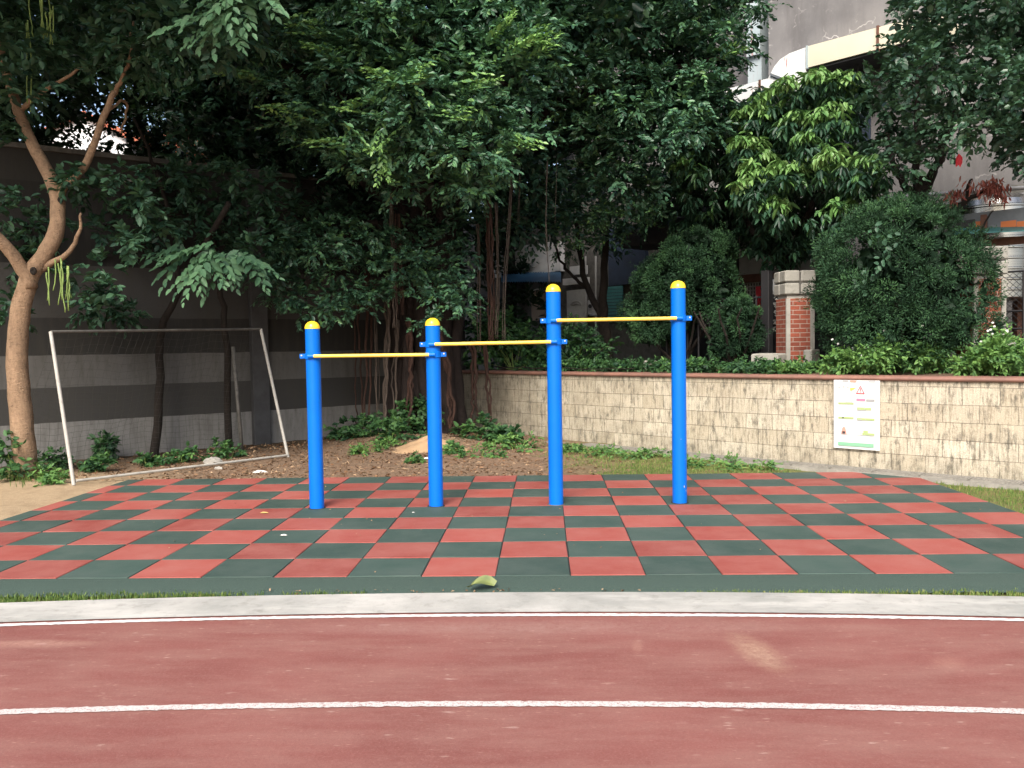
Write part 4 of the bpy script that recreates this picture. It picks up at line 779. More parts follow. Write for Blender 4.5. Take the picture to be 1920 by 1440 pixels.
# ------------------------------------------------------------------ banyan over the pull-up bars
bt = np.array([-2.35, 8.5, 0.]); bt[2] = float(gz(bt[0], bt[1]))
root = thing('banyan_tree', 'large dark banyan with fused root columns and hanging aerial roots behind the pull-up bars', 'tree', bt)
m = MB()
for px0, px1, r0, r1, dy in ((742, 750, .15, .10, 0), (765, 762, .17, .13, .1), (790, 792, .19, .14, .15), (815, 806, .17, .12, .1), (840, 826, .16, .11, 0), (775, 800, .13, .10, -.16), (806, 780, .11, .09, -.18), (862, 846, .12, .08, .12), (728, 742, .09, .06, .05), (755, 775, .08, .09, -.2)):
    a = at(px0, 822, 8.5+dy); a[2] = gz(a[0], a[1])-.05; b = at((px0+px1)/2, 640, 8.5+dy*.7); c = at(px1, 430, 8.4+dy*.5); d = at(px1+(px1-785)*1.2, 250, 8.2)
    P, r = limb([a, b, c, d], r0, r1, 16, .025); r[0] *= 1.5; r[1] *= 1.2; m.tube(P, r, 10, jit=.16)
for pts, r0, r1 in (([(790, 400, 8.4), (720, 250, 7.6), (600, 150, 6.6), (520, 120, 6.)], .16, .03), ([(790, 380, 8.4), (800, 200, 7.4), (780, 60, 6.4)], .16, .04), ([(800, 400, 8.4), (900, 220, 7.4), (980, 120, 6.3)], .14, .03), ([(820, 380, 8.4), (980, 230, 8.4), (1180, 150, 8.2), (1360, 110, 8.)], .16, .03), ([(800, 420, 8.4), (940, 300, 8.8), (1110, 270, 8.6)], .11, .03), ([(780, 420, 8.4), (690, 420, 7.8), (600, 480, 7.3)], .09, .02), ([(780, 450, 8.4), (690, 340, 8.8), (560, 260, 8.9), (470, 180, 8.6)], .12, .03)):
    P, r = limb([at(*p) for p in pts], r0, r1, 14, .03); m.tube(P, r, 8)
m.build('trunk', MT['barkB'], root, smooth=True)
lv = LV(); cz = []
BF = [(540, -90), (1060, -90), (1050, 60), (1030, 120), (1000, 180), (1010, 280), (960, 300), (900, 350), (850, 370), (760, 350), (690, 320), (610, 275), (560, 255), (530, 200), (480, 160), (430, 125), (520, 90), (550, 40)]
for px, py in fillpoly(BF, 92, 50):
    e = ((px-790)/340)**2+((py-120)/260)**2; Yd = 5.4 + 1.0*e + rng.uniform(-.35, .55)
    clump(lv, at(px, py, Yd), (.50, .50, .19), 34, 11, .096, .044, rng.uniform(.24, .46), .10, .35, .16, ncam=.35, lj=.22)
for px, py in fillpoly(BF, 48, 70): clump(lv, at(px, py, rng.uniform(6.9, 7.7)), (.60, .60, .40), 20, 10, .11, .055, .12, .03, .4, .2)
BR = [(1040, -90), (1440, -90), (1405, 40), (1375, 100), (1350, 170), (1330, 240), (1300, 250), (1240, 290), (1190, 300), (1140, 320), (1080, 250), (1045, 190)]
for px, py in fillpoly(BR, 66, 46): clump(lv, at(px, py, rng.uniform(7.0, 8.2)), (.52, .52, .22), 32, 11, .092, .042, rng.uniform(.2, .42), .06, .35, .16, ncam=.3, lj=.22)
for px, py in fillpoly(BR, 34, 66): clump(lv, at(px, py, rng.uniform(8.4, 9.4)), (.65, .65, .45), 18, 10, .11, .055, .12)
BM = [(515, 560), (520, 500), (580, 430), (650, 400), (700, 430), (760, 470), (850, 490), (890, 520), (850, 590), (800, 610), (780, 560), (700, 560), (660, 590), (600, 600), (560, 590)]
for px, py in fillpoly([(720, 380), (880, 400), (880, 560), (830, 590), (790, 520), (730, 500)], 9, 38): clump(lv, at(px, py, rng.uniform(7.4, 7.9)), (.36, .36, .2), 18, 10, .085, .042, .26, .10, .5, .25, ncam=.1)
for px, py in fillpoly(BM, 34, 34): clump(lv, at(px, py, rng.uniform(6.6, 7.6)), (.36, .36, .2), 20, 10, .085, .042, .30, .10, .5, .25, ncam=.1)
DK = [(330, 90), (560, 200), (760, 330), (1040, 280), (1050, 420), (880, 440), (640, 420), (540, 500), (420, 400), (330, 300)]
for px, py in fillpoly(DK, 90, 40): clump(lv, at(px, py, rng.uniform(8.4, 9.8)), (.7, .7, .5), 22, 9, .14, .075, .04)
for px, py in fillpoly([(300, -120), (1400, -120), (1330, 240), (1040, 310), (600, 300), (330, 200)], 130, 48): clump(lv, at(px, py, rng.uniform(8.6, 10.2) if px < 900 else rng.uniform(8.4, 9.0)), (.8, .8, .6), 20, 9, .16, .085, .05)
tips = [(412, 120, 60, 5.3, -1, .1), (545, 38, 60, 5.2, -1, .2), (1030, 45, -50, 5.4, 1, .5), (1035, 75, 40, 5.4, 1, .2), (1400, 82, 60, 7.2, 1, .1), (690, 125, 40, 5., -1, .3), (590, 258, 60, 5.2, -1, .15), (700, 275, 50, 5., 0, -.2), (1010, 265, 40, 5.4, 1, -.4), (500, 190, 50, 5.3, -1, .1), (960, 25, 30, 5.2, 1, .7), (920, 140, 20, 5., 1, .1), (880, 205, 30, 5.1, 1, .0), (640, 200, 30, 5.1, -1, -.1), (575, 80, 20, 5.2, -1, .3), (720, 330, 30, 5.3, 0, -.3), (800, 120, 20, 4.9, 1, .2), (1000, 60, 10, 5.2, 1, .6)]
for px, py, _, Yd, sx, sz_ in tips:                                          # long leafing shoots with lime young leaves at the tips
    for k in range(6):
        d = np.array([sx*1.+.15*rng.normal(), -.45+.2*rng.normal(), sz_+.18*rng.normal()]); l = rng.uniform(.45, .75); e = at(px+rng.normal()*9, py+rng.normal()*7, Yd); sprays(lv, (e-d/np.linalg.norm(d)*l)[None], d[None], np.array([l]), 18, .10, .046, np.array([.52]), np.array([.48]), .10, ncam=.5, lj=.15)
for k in range(190):                                                        # high and rear crown over the frame, filler put in for shade
    q = unit(1)[0]*rng.random()**.33; c = np.array([-1.8, 8.0, 7.6]) + q*np.array([4.8, 3.0, 1.9])
    if bwd(c[0], c[1]) > .9: continue
    clump(lv, c, (.85, .85, .55), 16, 9, .17, .09, .12)
for px, py in fillpoly([(1150, 150), (1330, 130), (1360, 230), (1300, 300), (1200, 360), (1100, 330)], 34, 34): clump(lv, at(px, py, rng.uniform(8.2, 9.0)), (.6, .6, .45), 18, 9, .13, .065, .15)
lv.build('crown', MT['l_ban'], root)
def strand(pts, r, n, sp, mat, label=None):
    m = MB()
    for k in range(n):
        o = rng.normal(size=3)*sp; o[2] = 0; P, rr = limb([at(*p)+o*(1 if i else .6) for i, p in enumerate(pts)], r*rng.uniform(.6, 1.2), r*.5, 16, r*.55); m.tube(P, rr, 6)
    m.build('aerial_root', MT[mat], root, smooth=True)
strand([(733, 350, 7.4), (738, 470, 7.4), (742, 560, 7.4), (741, 615, 7.4)], .013, 5, .022, 'rootg'); strand([(746, 400, 7.4), (750, 500, 7.4), (753, 590, 7.4)], .009, 4, .02, 'root')
strand([(916, 320, 7.8), (919, 430, 7.8), (922, 540, 7.8), (922, 640, 7.8)], .022, 5, .035, 'root'); strand([(930, 380, 7.8), (934, 500, 7.8), (932, 635, 7.8)], .012, 4, .03, 'rootg')
strand([(962, 300, 7.6), (955, 420, 7.6), (948, 520, 7.6), (945, 640, 7.6)], .008, 4, .015, 'rootg'); strand([(896, 420, 8.), (898, 520, 8.), (899, 660, 8.)], .010, 4, .02, 'rootg')
strand([(886, 640, 8.6), (888, 740, 8.6), (886, 800, 8.6)], .03, 2, .03, 'root'); strand([(908, 640, 8.7), (913, 720, 8.7), (917, 800, 8.7)], .03, 2, .03, 'root')
strand([(730, 560, 8.1), (724, 680, 8.1), (722, 790, 8.1)], .030, 3, .03, 'rootg'); strand([(745, 600, 8.2), (738, 700, 8.2), (742, 800, 8.2)], .022, 3, .03, 'rootg'); strand([(765, 600, 8.0), (768, 700, 8.0), (760, 800, 8.)], .035, 3, .03, 'root')
strand([(690, 500, 8.4), (694, 640, 8.4), (690, 800, 8.4)], .03, 2, .04, 'root'); strand([(700, 520, 8.3), (704, 640, 8.3), (708, 790, 8.3)], .016, 3, .05, 'rootg'); strand([(668, 560, 8.7), (672, 700, 8.7), (676, 815, 8.7)], .022, 2, .05, 'root')
strand([(1026, 300, 7.4), (1024, 420, 7.4), (1030, 530, 7.4)], .006, 2, .01, 'rootg'); strand([(974, 320, 7.5), (970, 420, 7.5)], .005, 2, .02, 'rootg'); strand([(1044, 300, 7.4), (1040, 420, 7.4)], .005, 1, .01, 'rootg'); strand([(820, 620, 8.1), (838, 700, 8.15), (845, 810, 8.2)], .04, 3, .03, 'root')
# climbing leaves on the trunk
lv = LV()
for px, py, n in ((760, 770, 26), (790, 760, 26), (740, 790, 18), (775, 800, 22), (812, 770, 14)): clump(lv, at(px, py, 8.15), .22, n, 7, .08, .06, .45, 0, flat=.9, ncam=.4)
lv.build('trunk_creeper', MT['l_weed'], root)

# ------------------------------------------------------------------ tan forked tree at the left
tb = np.array([-6.66, 4.72, float(gz(-6.66, 4.72))])
root = thing('podded_tree', 'tan smooth-barked forked tree with ovate leaves and hanging seed pods', 'tree', tb)
m = MB()
def tl(pts, r0, r1, n=18, w=.008, m=m): P, r = limb([at(*p) for p in pts], r0, r1, n, w); m.tube(P, r, 14, jit=.05); return P
tl([(50, 905, 4.75), (45, 840, 4.75), (36, 740, 4.75), (32, 660, 4.75), (40, 580, 4.75), (58, 515, 4.76), (84, 478, 4.78), (106, 430, 4.8), (106, 370, 4.85), (88, 320, 4.88), (60, 270, 4.9), (34, 205, 4.9), (14, 140, 4.9), (-10, 60, 4.8)], .143, .048, 60, .004)
tl([(104, 380, 4.85), (120, 350, 4.83), (146, 325, 4.8), (172, 285, 4.75), (192, 225, 4.7), (215, 172, 4.7)], .058, .034); tl([(56, 540, 4.75), (46, 510, 4.7), (28, 482, 4.6), (-8, 440, 4.45), (-60, 400, 4.3), (-150, 330, 4.2), (-260, 180, 4.1), (-330, 20, 4.1)], .095, .03); tl([(70, 510, 4.78), (100, 490, 4.76), (132, 468, 4.7), (150, 430, 4.65), (152, 400, 4.6)], .045, .012)
tl([(40, 205, 4.9), (90, 165, 4.7), (160, 125, 4.6)], .035, .012); tl([(214, 175, 4.7), (240, 120, 4.6), (250, 40, 4.5)], .03, .012); tl([(200, 210, 4.7), (236, 190, 5.), (228, 250, 5.2)], .018, .012)
m.build('trunk', MT['barkL'], root, smooth=True)
for px, py, yy, rr in ((62, 508, 4.64, .036), (113, 374, 4.75, .030)):
    c = at(px, py, yy); m = MB(); m.lathe([(rr*1.2, -.008), (rr*1.1, .006), (rr*.7, .012), (rr*.35, .004), (.002, .0)], (0, 0, 0), 10); m.v = [tuple(c+np.array([x, -z, y*1.2])) for x, y, z in m.v]; m.build('knot', MT['barkD'], root, smooth=True)
lv = LV()
TA = [(-90, -90), (545, -90), (470, 60), (420, 110), (330, 95), (250, 105), (170, 130), (90, 100), (60, 170), (-90, 190)]
for px, py in fillpoly(TA, 62, 46): clump(lv, at(px, py, rng.uniform(3.9, 5.6)), (.46, .46, .3), 16, 8, .13, .066, rng.uniform(.2, .5), .05, .3, .25, ncam=.1)
for px, py in fillpoly(TA, 30, 70): clump(lv, at(px, py, rng.uniform(5.8, 7.2)), (.7, .7, .5), 14, 8, .16, .085, .1)
for px, py, n in ((20, 170, 14), (20, 250, 8), (10, 400, 12), (60, 420, 8), (20, 370, 8), (140, 345, 9), (170, 365, 9), (200, 340, 6), (110, 410, 6), (140, 520, 9), (190, 500, 9), (160, 560, 6), (150, 330, 10), (230, 330, 12), (120, 360, 9), (260, 380, 12), (180, 430, 12), (250, 450, 12), (90, 470, 8), (300, 420, 10), (210, 540, 8), (20, 600, 8), (25, 560, 8), (200, 130, 12), (290, 140, 12), (240, 90, 12)): clump(lv, at(px, py, rng.uniform(4.6, 5.4)), .30, n, 7, .12, .062, rng.uniform(.2, .45), 0, .3, .3)
def frond(lv, a, d, l, n, L, W, t):                                          # pinnate leaf with paired leaflets
    d = d/np.linalg.norm(d); sprays(lv, a[None], d[None], np.array([l]), n, L, W, np.array([t]), 0., .35, lat=1.0, ncam=.55, lj=.10, curl=.16)
lv2 = LV()
for cx, cy, Yd, n, th0, th1, tt in ((455, -30, 3.4, 17, -2.75, -.35, .98), (430, 20, 3.5, 9, -3.0, -1.0, .9), (395, 470, 5.2, 13, -3.0, -.5, .85), (450, 470, 5.4, 8, -2.4, -.1, .7), (350, 470, 5.3, 5, -3.2, -1.8, .6)):
    for k in range(n):
        th = th0+(th1-th0)*(k+.5)/n+.12*rng.normal(); a = at(cx+rng.normal()*14, cy+rng.normal()*10, Yd+rng.uniform(-.2, .2)); d = RT*math.cos(th) + UPV*(.62*math.sin(th)) - np.array([0, .45, 0]); d = d/np.linalg.norm(d); l = rng.uniform(.42, .66)
        sprays(lv2, a[None], d[None], np.array([l]), 12, .155, .070, np.array([tt]), 0., .28, lat=1.0, ncam=1.2, lj=.08, curl=.14)
lv2.build('hanging_fronds', MT['l_sen'], root)
for k in range(70):
    q = unit(1)[0]*rng.random()**.33; clump(lv, np.array([-6.4, 4.2, 8.0]) + q*np.array([4.2, 3.0, 1.5]), (.85, .85, .5), 14, 8, .18, .095, .1)
for k in range(95):  # unseen crown reaching forward, added to shade the banded wall
    clump(lv, (rng.uniform(-11, -3.0), rng.uniform(.6, 4.6), rng.uniform(5.7, 7.8)), (.8, .8, .45), 15, 8, .17, .09, .2)
lv.build('crown', MT['l_sen'], root)
for px, py0, py1, n in ((82, -5, 72, 5), (92, 20, 80, 4), (45, 40, 215, 2), (112, 490, 575, 4), (124, 500, 582, 5), (92, 505, 590, 2)):
    for k in range(n):
        a = at(px+rng.normal()*7, py0+rng.normal()*5, 4.4); l = (py1-py0)/160*rng.uniform(.7, 1.05); P, r = limb([a, a-UPV*l*.5+rng.normal(size=3)*.012, a-UPV*l+rng.normal(size=3)*.02], .009, .006, 8, .003); m = MB(); m.tube(P, r, 6); m.build('seed_pod', MT['pod'], root, smooth=True)

# slender dark tree behind the goal
b0 = lw(292, 838, -.35); b0[2] = gz(b0[0], b0[1]); root = thing('slender_tree', 'slender dark tree leaning right behind the goal against the banded wall', 'tree', b0); m = MB()
bY = b0[1]
for pts, r0, r1 in (([(288, 890, bY), (292, 842, bY), (300, 720, bY), (303, 618, bY), (335, 545, bY), (380, 470, bY-.3), (430, 380, bY-.6)], .075, .04), ([(335, 550, bY), (330, 450, bY), (300, 340, bY), (250, 220, bY)], .05, .02), ([(431, 885, bY+.4), (430, 845, bY+.4), (424, 640, bY+.4), (412, 540, bY+.3), (400, 440, bY)], .065, .035)): P, r = limb([at(*p) for p in pts], r0, r1, 18, .012); m.tube(P, r, 8)
m.build('trunk', MT['barkD'], root, smooth=True); lv = LV()
SL = [(250, 340), (330, 310), (480, 320), (560, 400), (540, 500), (480, 520), (440, 470), (380, 450), (330, 430), (260, 470), (210, 440)]
for px, py in fillpoly(SL, 42, 34): clump(lv, at(px, py, rng.uniform(6.2, 7.4)), (.42, .42, .28), 15, 8, .12, .06, rng.uniform(.15, .4), 0, .3, .3)
for px, py in ((170, 575), (205, 580), (235, 590), (190, 560), (60, 440), (60, 480), (30, 500)): clump(lv, at(px, py, 6.2), .34, 16, 8, .12, .05, .2, 0, .3, .4)
lv.build('crown', MT['l_sen'], root)

# ------------------------------------------------------------------ trees on the raised bed
def bedtree(name, label, base, limbs, bark, crownfn, leaf):
    b = np.array(base); root = thing(name, label, 'tree', b); m = MB()
    for pts, r0, r1 in limbs: P, r = limb(pts, r0, r1, 16, .02); m.tube(P, r, 10, jit=.08)
    m.build('trunk', MT[bark], root, smooth=True); lv = LV(); crownfn(lv); lv.build('crown', MT[leaf], root); return root
o = 2.7; base = off(1478, 690, o); base[2] = BZ
LM = [(1250, 330), (1270, 290), (1330, 250), (1375, 215), (1430, 205), (1470, 168), (1530, 182), (1585, 165), (1600, 190), (1580, 250), (1610, 310), (1620, 340), (1600, 380), (1560, 420), (1500, 480), (1440, 470), (1400, 440), (1340, 430), (1270, 420), (1235, 380)]
def whorl(lv, a, t, l0=.12, l1=.20, k=9, dz=-.6):
    th = rng.uniform(0, 2*PI, k); D = np.stack([np.cos(th), np.sin(th), np.full(k, dz)+.3*rng.normal(size=k)], 1)
    lv.leaves(np.repeat(a[None], k, 0)+.025*rng.normal(size=(k, 3)), D, UPV*.8+.2*rng.normal(size=(k, 3))+D*.3, rng.uniform(l0, l1, k), rng.uniform(.042, .062, k), np.clip(t+.08*rng.normal(size=k), 0, 1), curl=.38)
def lime(lv):
    for px, py in fillpoly(LM, 58, 33):
        c = off(px, py, o+rng.uniform(-.5, .5))
        for a in c + unit(18)*np.array([.36, .36, .26]): whorl(lv, a, rng.uniform(.02, .42))
    for px, py, oo_, n, yy in ((1450, 190, -.7, 20, .95), (1500, 172, -.6, 22, 1.), (1545, 178, -.7, 18, .9), (1590, 165, -.4, 18, 1.), (1420, 240, -1., 22, .95), (1470, 232, -1.1, 18, .85), (1395, 285, -1.1, 24, .9), (1440, 290, -1.2, 18, .95), (1575, 235, -.8, 20, .95), (1540, 265, -1.2, 18, .8), (1445, 345, -1.4, 22, .95), (1395, 352, -1.3, 18, .95), (1500, 335, -1.4, 22, .95), (1545, 330, -1.3, 22, .95), (1600, 330, -.9, 20, .85), (1615, 365, -.8, 10, .8), (1440, 402, -1.3, 14, .9), (1300, 300, -.9, 14, .75), (1275, 330, -.9, 10, .7), (1340, 260, -.6, 14, .7), (1330, 375, -1., 10, .45), (1570, 405, -1.1, 10, .7)):
        px += rng.normal()*14; py += rng.normal()*15; c = off(px, py, o+oo_+.2*rng.normal()); sz_ = rng.uniform(.75, 1.35)
        q = unit(n)*np.array([.25, .25, .17])*sz_; q[:, 2] = np.abs(q[:, 2])
        for a in c+q: whorl(lv, a, yy*rng.uniform(.62, 1.02), .09, .21, int(rng.integers(4, 10)), rng.uniform(-.9, -.2))
        for a in c-np.array([0, 0, .16])+unit(n)*np.array([.28, .28, .12]): whorl(lv, a, rng.uniform(.1, .5))
    for px, py in fillpoly(LM, 34, 48): clump(lv, off(px, py, o+rng.uniform(.5, 1.3)), (.6, .6, .42), 18, 9, .15, .06, .14, droop=.35)
bedtree('drooping_leaf_tree', 'bushy tree with bright lime drooping new leaves in front of the concrete building', base, [([base-UPV*.2, off(1478, 560, o), off(1470, 450, o), off(1440, 330, o), off(1440, 220, o)], .13, .04), ([off(1474, 500, o), off(1400, 420, o), off(1320, 360, o)], .07, .02), ([off(1470, 450, o), off(1540, 360, o), off(1580, 220, o)], .07, .02)], 'barkD', lime, 'l_lime')
o2 = 2.0; base = off(1722, 690, o2); base[2] = BZ
RD = [(1680, -90), (2050, -90), (2050, 300), (1925, 295), (1885, 265), (1850, 235), (1800, 250), (1750, 270), (1720, 300), (1690, 315), (1670, 310), (1650, 290), (1655, 220), (1645, 170), (1680, 110), (1705, 60), (1690, 10)]
def rdark(lv):
    for px, py in fillpoly(RD, 96, 36): clump(lv, off(px, py, rng.uniform(.6, 2.4)), (.40, .40, .28), 20, 9, .088, .062, rng.uniform(.2, .5), .05, .4, .2)
    for px, py in fillpoly(RD, 40, 60): clump(lv, off(px, py, rng.uniform(2.4, 3.6)), (.55, .55, .45), 16, 9, .11, .08, .1)
    for px, py, n in ((1905, 290, 10), (1880, 250, 12), (1690, 340, 7), (1672, 362, 5), (1640, 300, 12)): clump(lv, off(px, py, 1.6), .22, n, 8, .08, .055, .3)
root = bedtree('round_leaf_tree', 'dense dark tree with small round leaves rising from behind the big round bush', base, [([base-UPV*.2, off(1722, 500, o2), off(1726, 385, o2), off(1722, 330, o2)], .12, .09), ([off(1724, 372, o2), off(1750, 320, o2), off(1775, 260, o2), off(1800, 150, o2)], .075, .03), ([off(1722, 380, o2), off(1690, 330, o2), off(1660, 250, o2)], .07, .02), ([off(1722, 350, o2), off(1715, 250, o2), off(1720, 100, o2)], .06, .02)], 'barkD', rdark, 'l_dark')
a = off(1798, 300, 1.2); lv = LV(); lv.leaves(np.repeat(a[None]+UPV*.08, 2, 0), np.array([[.1, 0, -1], [-.15, 0, -1.]]), np.array([[-.5, -1, .2], [.2, -1, .1]]), .17, .07, np.array([.9, .5])); tag(lv.build('red_leaf', MT['red'], loc=a), 'single red leaf dangling under the dark round-leaved tree', 'leaf')
# withered branch
a = off(1788, 420, 1.9); root = thing('withered_branch', 'bare dark branch with withered pinkish red leaves beside the steel tanks', 'branch', a); m = MB()
for pts, r0, r1 in (([(1780, 420), (1800, 385), (1830, 365), (1866, 345)], .05, .02), ([(1812, 378), (1816, 345), (1822, 335)], .025, .008), ([(1826, 480), (1840, 430), (1862, 395)], .02, .008), ([(1790, 400), (1760, 395), (1735, 392)], .018, .008)): P, r = limb([off(*p, 1.9) for p in pts], r0, r1, 10, .008); m.tube(P, r, 7)
m.build('limb', MT['barkD'], root, smooth=True); lv = LV()
for px, py, n in ((1858, 345, 16), (1868, 352, 16), (1848, 352, 10), (1785, 368, 8), (1795, 362, 6), (1820, 340, 4), (1876, 362, 6)): c = off(px, py, 1.85); k = n*4; D = unit(k)*.6-UPV; lv.leaves(c+rng.normal(size=(k, 3))*np.array([.06, .06, .05]), D, unit(k), rng.uniform(.07, .13, k), .025, rng.random(k), curl=.3)
lv.build('withered_leaves', MT['l_red'], root)
# leaning tree behind the two tall posts
o3 = 2.4; base = off(1142, 690, o3); base[2] = BZ
CT = [(1010, 430), (1030, 370), (1090, 340), (1180, 340), (1230, 380), (1215, 425), (1160, 445), (1100, 450), (1060, 470), (1020, 450)]
def ct(lv):
    for px, py in fillpoly(CT, 44, 26): clump(lv, off(px, py, rng.uniform(1.2, 3.)), (.38, .38, .26), 20, 9, .085, .04, rng.uniform(.25, .45), .16, .5, .2)
    for px, py in ((1140, 395), (1120, 410), (1150, 402)): clump(lv, off(px, py, 1.), .26, 18, 9, .08, .038, .4, .7, .5)
    for px, py in fillpoly([(1250, 420), (1150, 470), (1000, 420), (1050, 330), (1250, 300)], 24, 36): clump(lv, off(px, py, rng.uniform(3., 4.)), (.6, .6, .4), 16, 8, .13, .06, .1)
bedtree('leaning_tree', 'small dark tree with leaning forked trunk in front of the cluttered row house', base, [([base-UPV*.2, off(1136, 610, o3), off(1100, 540, o3), off(1088, 470, o3), off(1080, 400, o3)], .085, .04), ([base-UPV*.2, off(1132, 600, o3), off(1134, 500, o3), off(1140, 400, o3)], .11, .05), ([off(1100, 540, o3), off(1060, 500, o3), off(1030, 430, o3)], .04, .015)], 'barkD', ct, 'l_ban')
# low leafy shrub by the aerial roots
def shrub(name, label, c, R, nc, nt, nl, L, W, base, leaf='l_weed', tips=.1, cat='plant', ncam=.2, group=None):
    c = np.array(c); root = thing(name, label, cat, c, group); lv = LV(); m = MB()
    for k in range(nc):
        q = unit(1)[0]*rng.random()**.4; q[2] = abs(q[2]); p = c+q*np.array(R); clump(lv, p, np.array(R)*np.array([.5, .5, .45])+.02, nt, nl, L, W, base+.06*rng.normal(), tips, .4, .25, ncam=ncam)
        P, r = limb([c+np.array([q[0]*.1, q[1]*.1, -.03]), c+q*np.array(R)*.5+UPV*.02, p], .008, .003, 6, .008); m.tube(P, r, 5)
    m.build('stems', MT['pod'], root); lv.build('leaves', MT[leaf], root); return root
c = off(965, 690, .9); c[2] = BZ; shrub('leafy_shrub', 'mid-green leafy shrub above the tiled wall beside the hanging roots', (*c[:2], BZ), (.75, .5, 1.15), 14, 20, 8, .12, .06, .38, 'l_weed', cat='shrub')
c = off(1080, 690, 1.); shrub('leafy_shrub', 'dark leafy shrub on the bed between the third post and the leaning tree', (*c[:2], BZ), (.6, .4, .75), 12, 16, 8, .09, .045, .18, 'l_weed', cat='shrub')

# round clipped junipers: hundreds of small puffs of scale foliage over a dome
def juniper(name, label, lobes, npuff, pr_=(.11, .20), seed=1, base=.45):
    c0 = np.mean([l[0] for l in lobes], 0); root = thing(name, label, 'bush', (c0[0], c0[1], BZ)); lv = LV(); cs = []
    tot = sum(l[1][0]*l[1][2] for l in lobes)
    for c, R in lobes:
        R = np.array(R); n = int(npuff*R[0]*R[2]/tot); d = unit(n); d[:, 2] = np.where(d[:, 2] < -.75, -d[:, 2], d[:, 2]); cs.append((c + d*R*(.84+.25*rng.random((n, 1))))[rng.random(n) < .9])
    cs = np.concatenate(cs); keep = np.ones(len(cs), bool)
    for c, R in lobes: keep &= (((cs-c)/np.array(R))**2).sum(1) > .62
    cs = cs[keep]; mid = np.mean(cs, 0); k = 190
    for p in cs:
        if p[2] < BZ-.05: continue
        r = rng.uniform(*pr_); o_ = p-mid; o_ = o_/np.linalg.norm(o_)+UPV*.35; d = unit(k)+o_*.75; d /= np.linalg.norm(d, axis=1, keepdims=True); s = p+d*r*(.45+.5*rng.random((k, 1))); b = base+.22*rng.normal()
        if rng.random() < .35:
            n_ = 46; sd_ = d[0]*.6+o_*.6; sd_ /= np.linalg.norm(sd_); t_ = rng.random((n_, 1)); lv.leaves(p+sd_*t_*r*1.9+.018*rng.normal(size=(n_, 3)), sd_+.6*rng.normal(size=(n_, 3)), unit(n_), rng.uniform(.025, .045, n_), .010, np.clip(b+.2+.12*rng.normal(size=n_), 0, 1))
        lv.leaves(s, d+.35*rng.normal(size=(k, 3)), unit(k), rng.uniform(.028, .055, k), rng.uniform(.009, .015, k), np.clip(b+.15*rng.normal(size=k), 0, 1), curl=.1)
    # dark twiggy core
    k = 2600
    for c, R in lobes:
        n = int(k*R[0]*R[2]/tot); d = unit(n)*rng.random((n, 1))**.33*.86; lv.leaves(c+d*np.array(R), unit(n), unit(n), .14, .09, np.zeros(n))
    lv.build('foliage', MT['l_jun'], root); m = MB(); P, r = limb([(c0[0], c0[1], BZ-.1), (c0[0]+.05, c0[1], c0[2]), (c0[0], c0[1], c0[2]+.4)], .07, .03, 8, .02); m.tube(P, r, 8)
    for i in range(7): t = rng.uniform(0, 2*PI); P, r = limb([(c0[0], c0[1], BZ), (c0[0]+.3*math.cos(t), c0[1]+.3*math.sin(t), BZ+.35), (c0[0]+.6*math.cos(t), c0[1]+.6*math.sin(t), BZ+.9)], .03, .012, 7, .02); m.tube(P, r, 6)
    m.build('stem', MT['barkD'], root); return root
J = 1.15
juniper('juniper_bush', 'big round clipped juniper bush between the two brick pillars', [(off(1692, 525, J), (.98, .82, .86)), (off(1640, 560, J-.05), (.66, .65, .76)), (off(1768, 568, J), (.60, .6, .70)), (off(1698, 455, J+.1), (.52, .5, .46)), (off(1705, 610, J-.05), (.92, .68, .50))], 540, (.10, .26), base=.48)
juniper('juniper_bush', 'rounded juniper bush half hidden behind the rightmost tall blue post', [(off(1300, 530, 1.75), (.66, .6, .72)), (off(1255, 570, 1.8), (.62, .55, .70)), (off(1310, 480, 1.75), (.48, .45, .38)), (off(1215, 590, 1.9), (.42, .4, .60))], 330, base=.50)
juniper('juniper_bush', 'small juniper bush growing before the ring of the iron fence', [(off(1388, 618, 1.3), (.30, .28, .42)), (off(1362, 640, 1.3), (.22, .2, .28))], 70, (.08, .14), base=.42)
lv = LV(); Pv = [off(1640+rng.normal()*10+25*math.sin(t*5), 420+130*t, J-.95) for t in np.linspace(0, 1, 46)]; k = len(Pv); lv.leaves(np.array(Pv), unit(k)-UPV*.5, np.array([[-.5, -.8, .5]])+.3*rng.normal(size=(k, 3)), .075, .048, rng.uniform(.2, .6, k)); tag(lv.build('creeper', MT['l_sen'], loc=Pv[0]), 'pale leafy creeper trailing down the face of the big juniper', 'creeper')

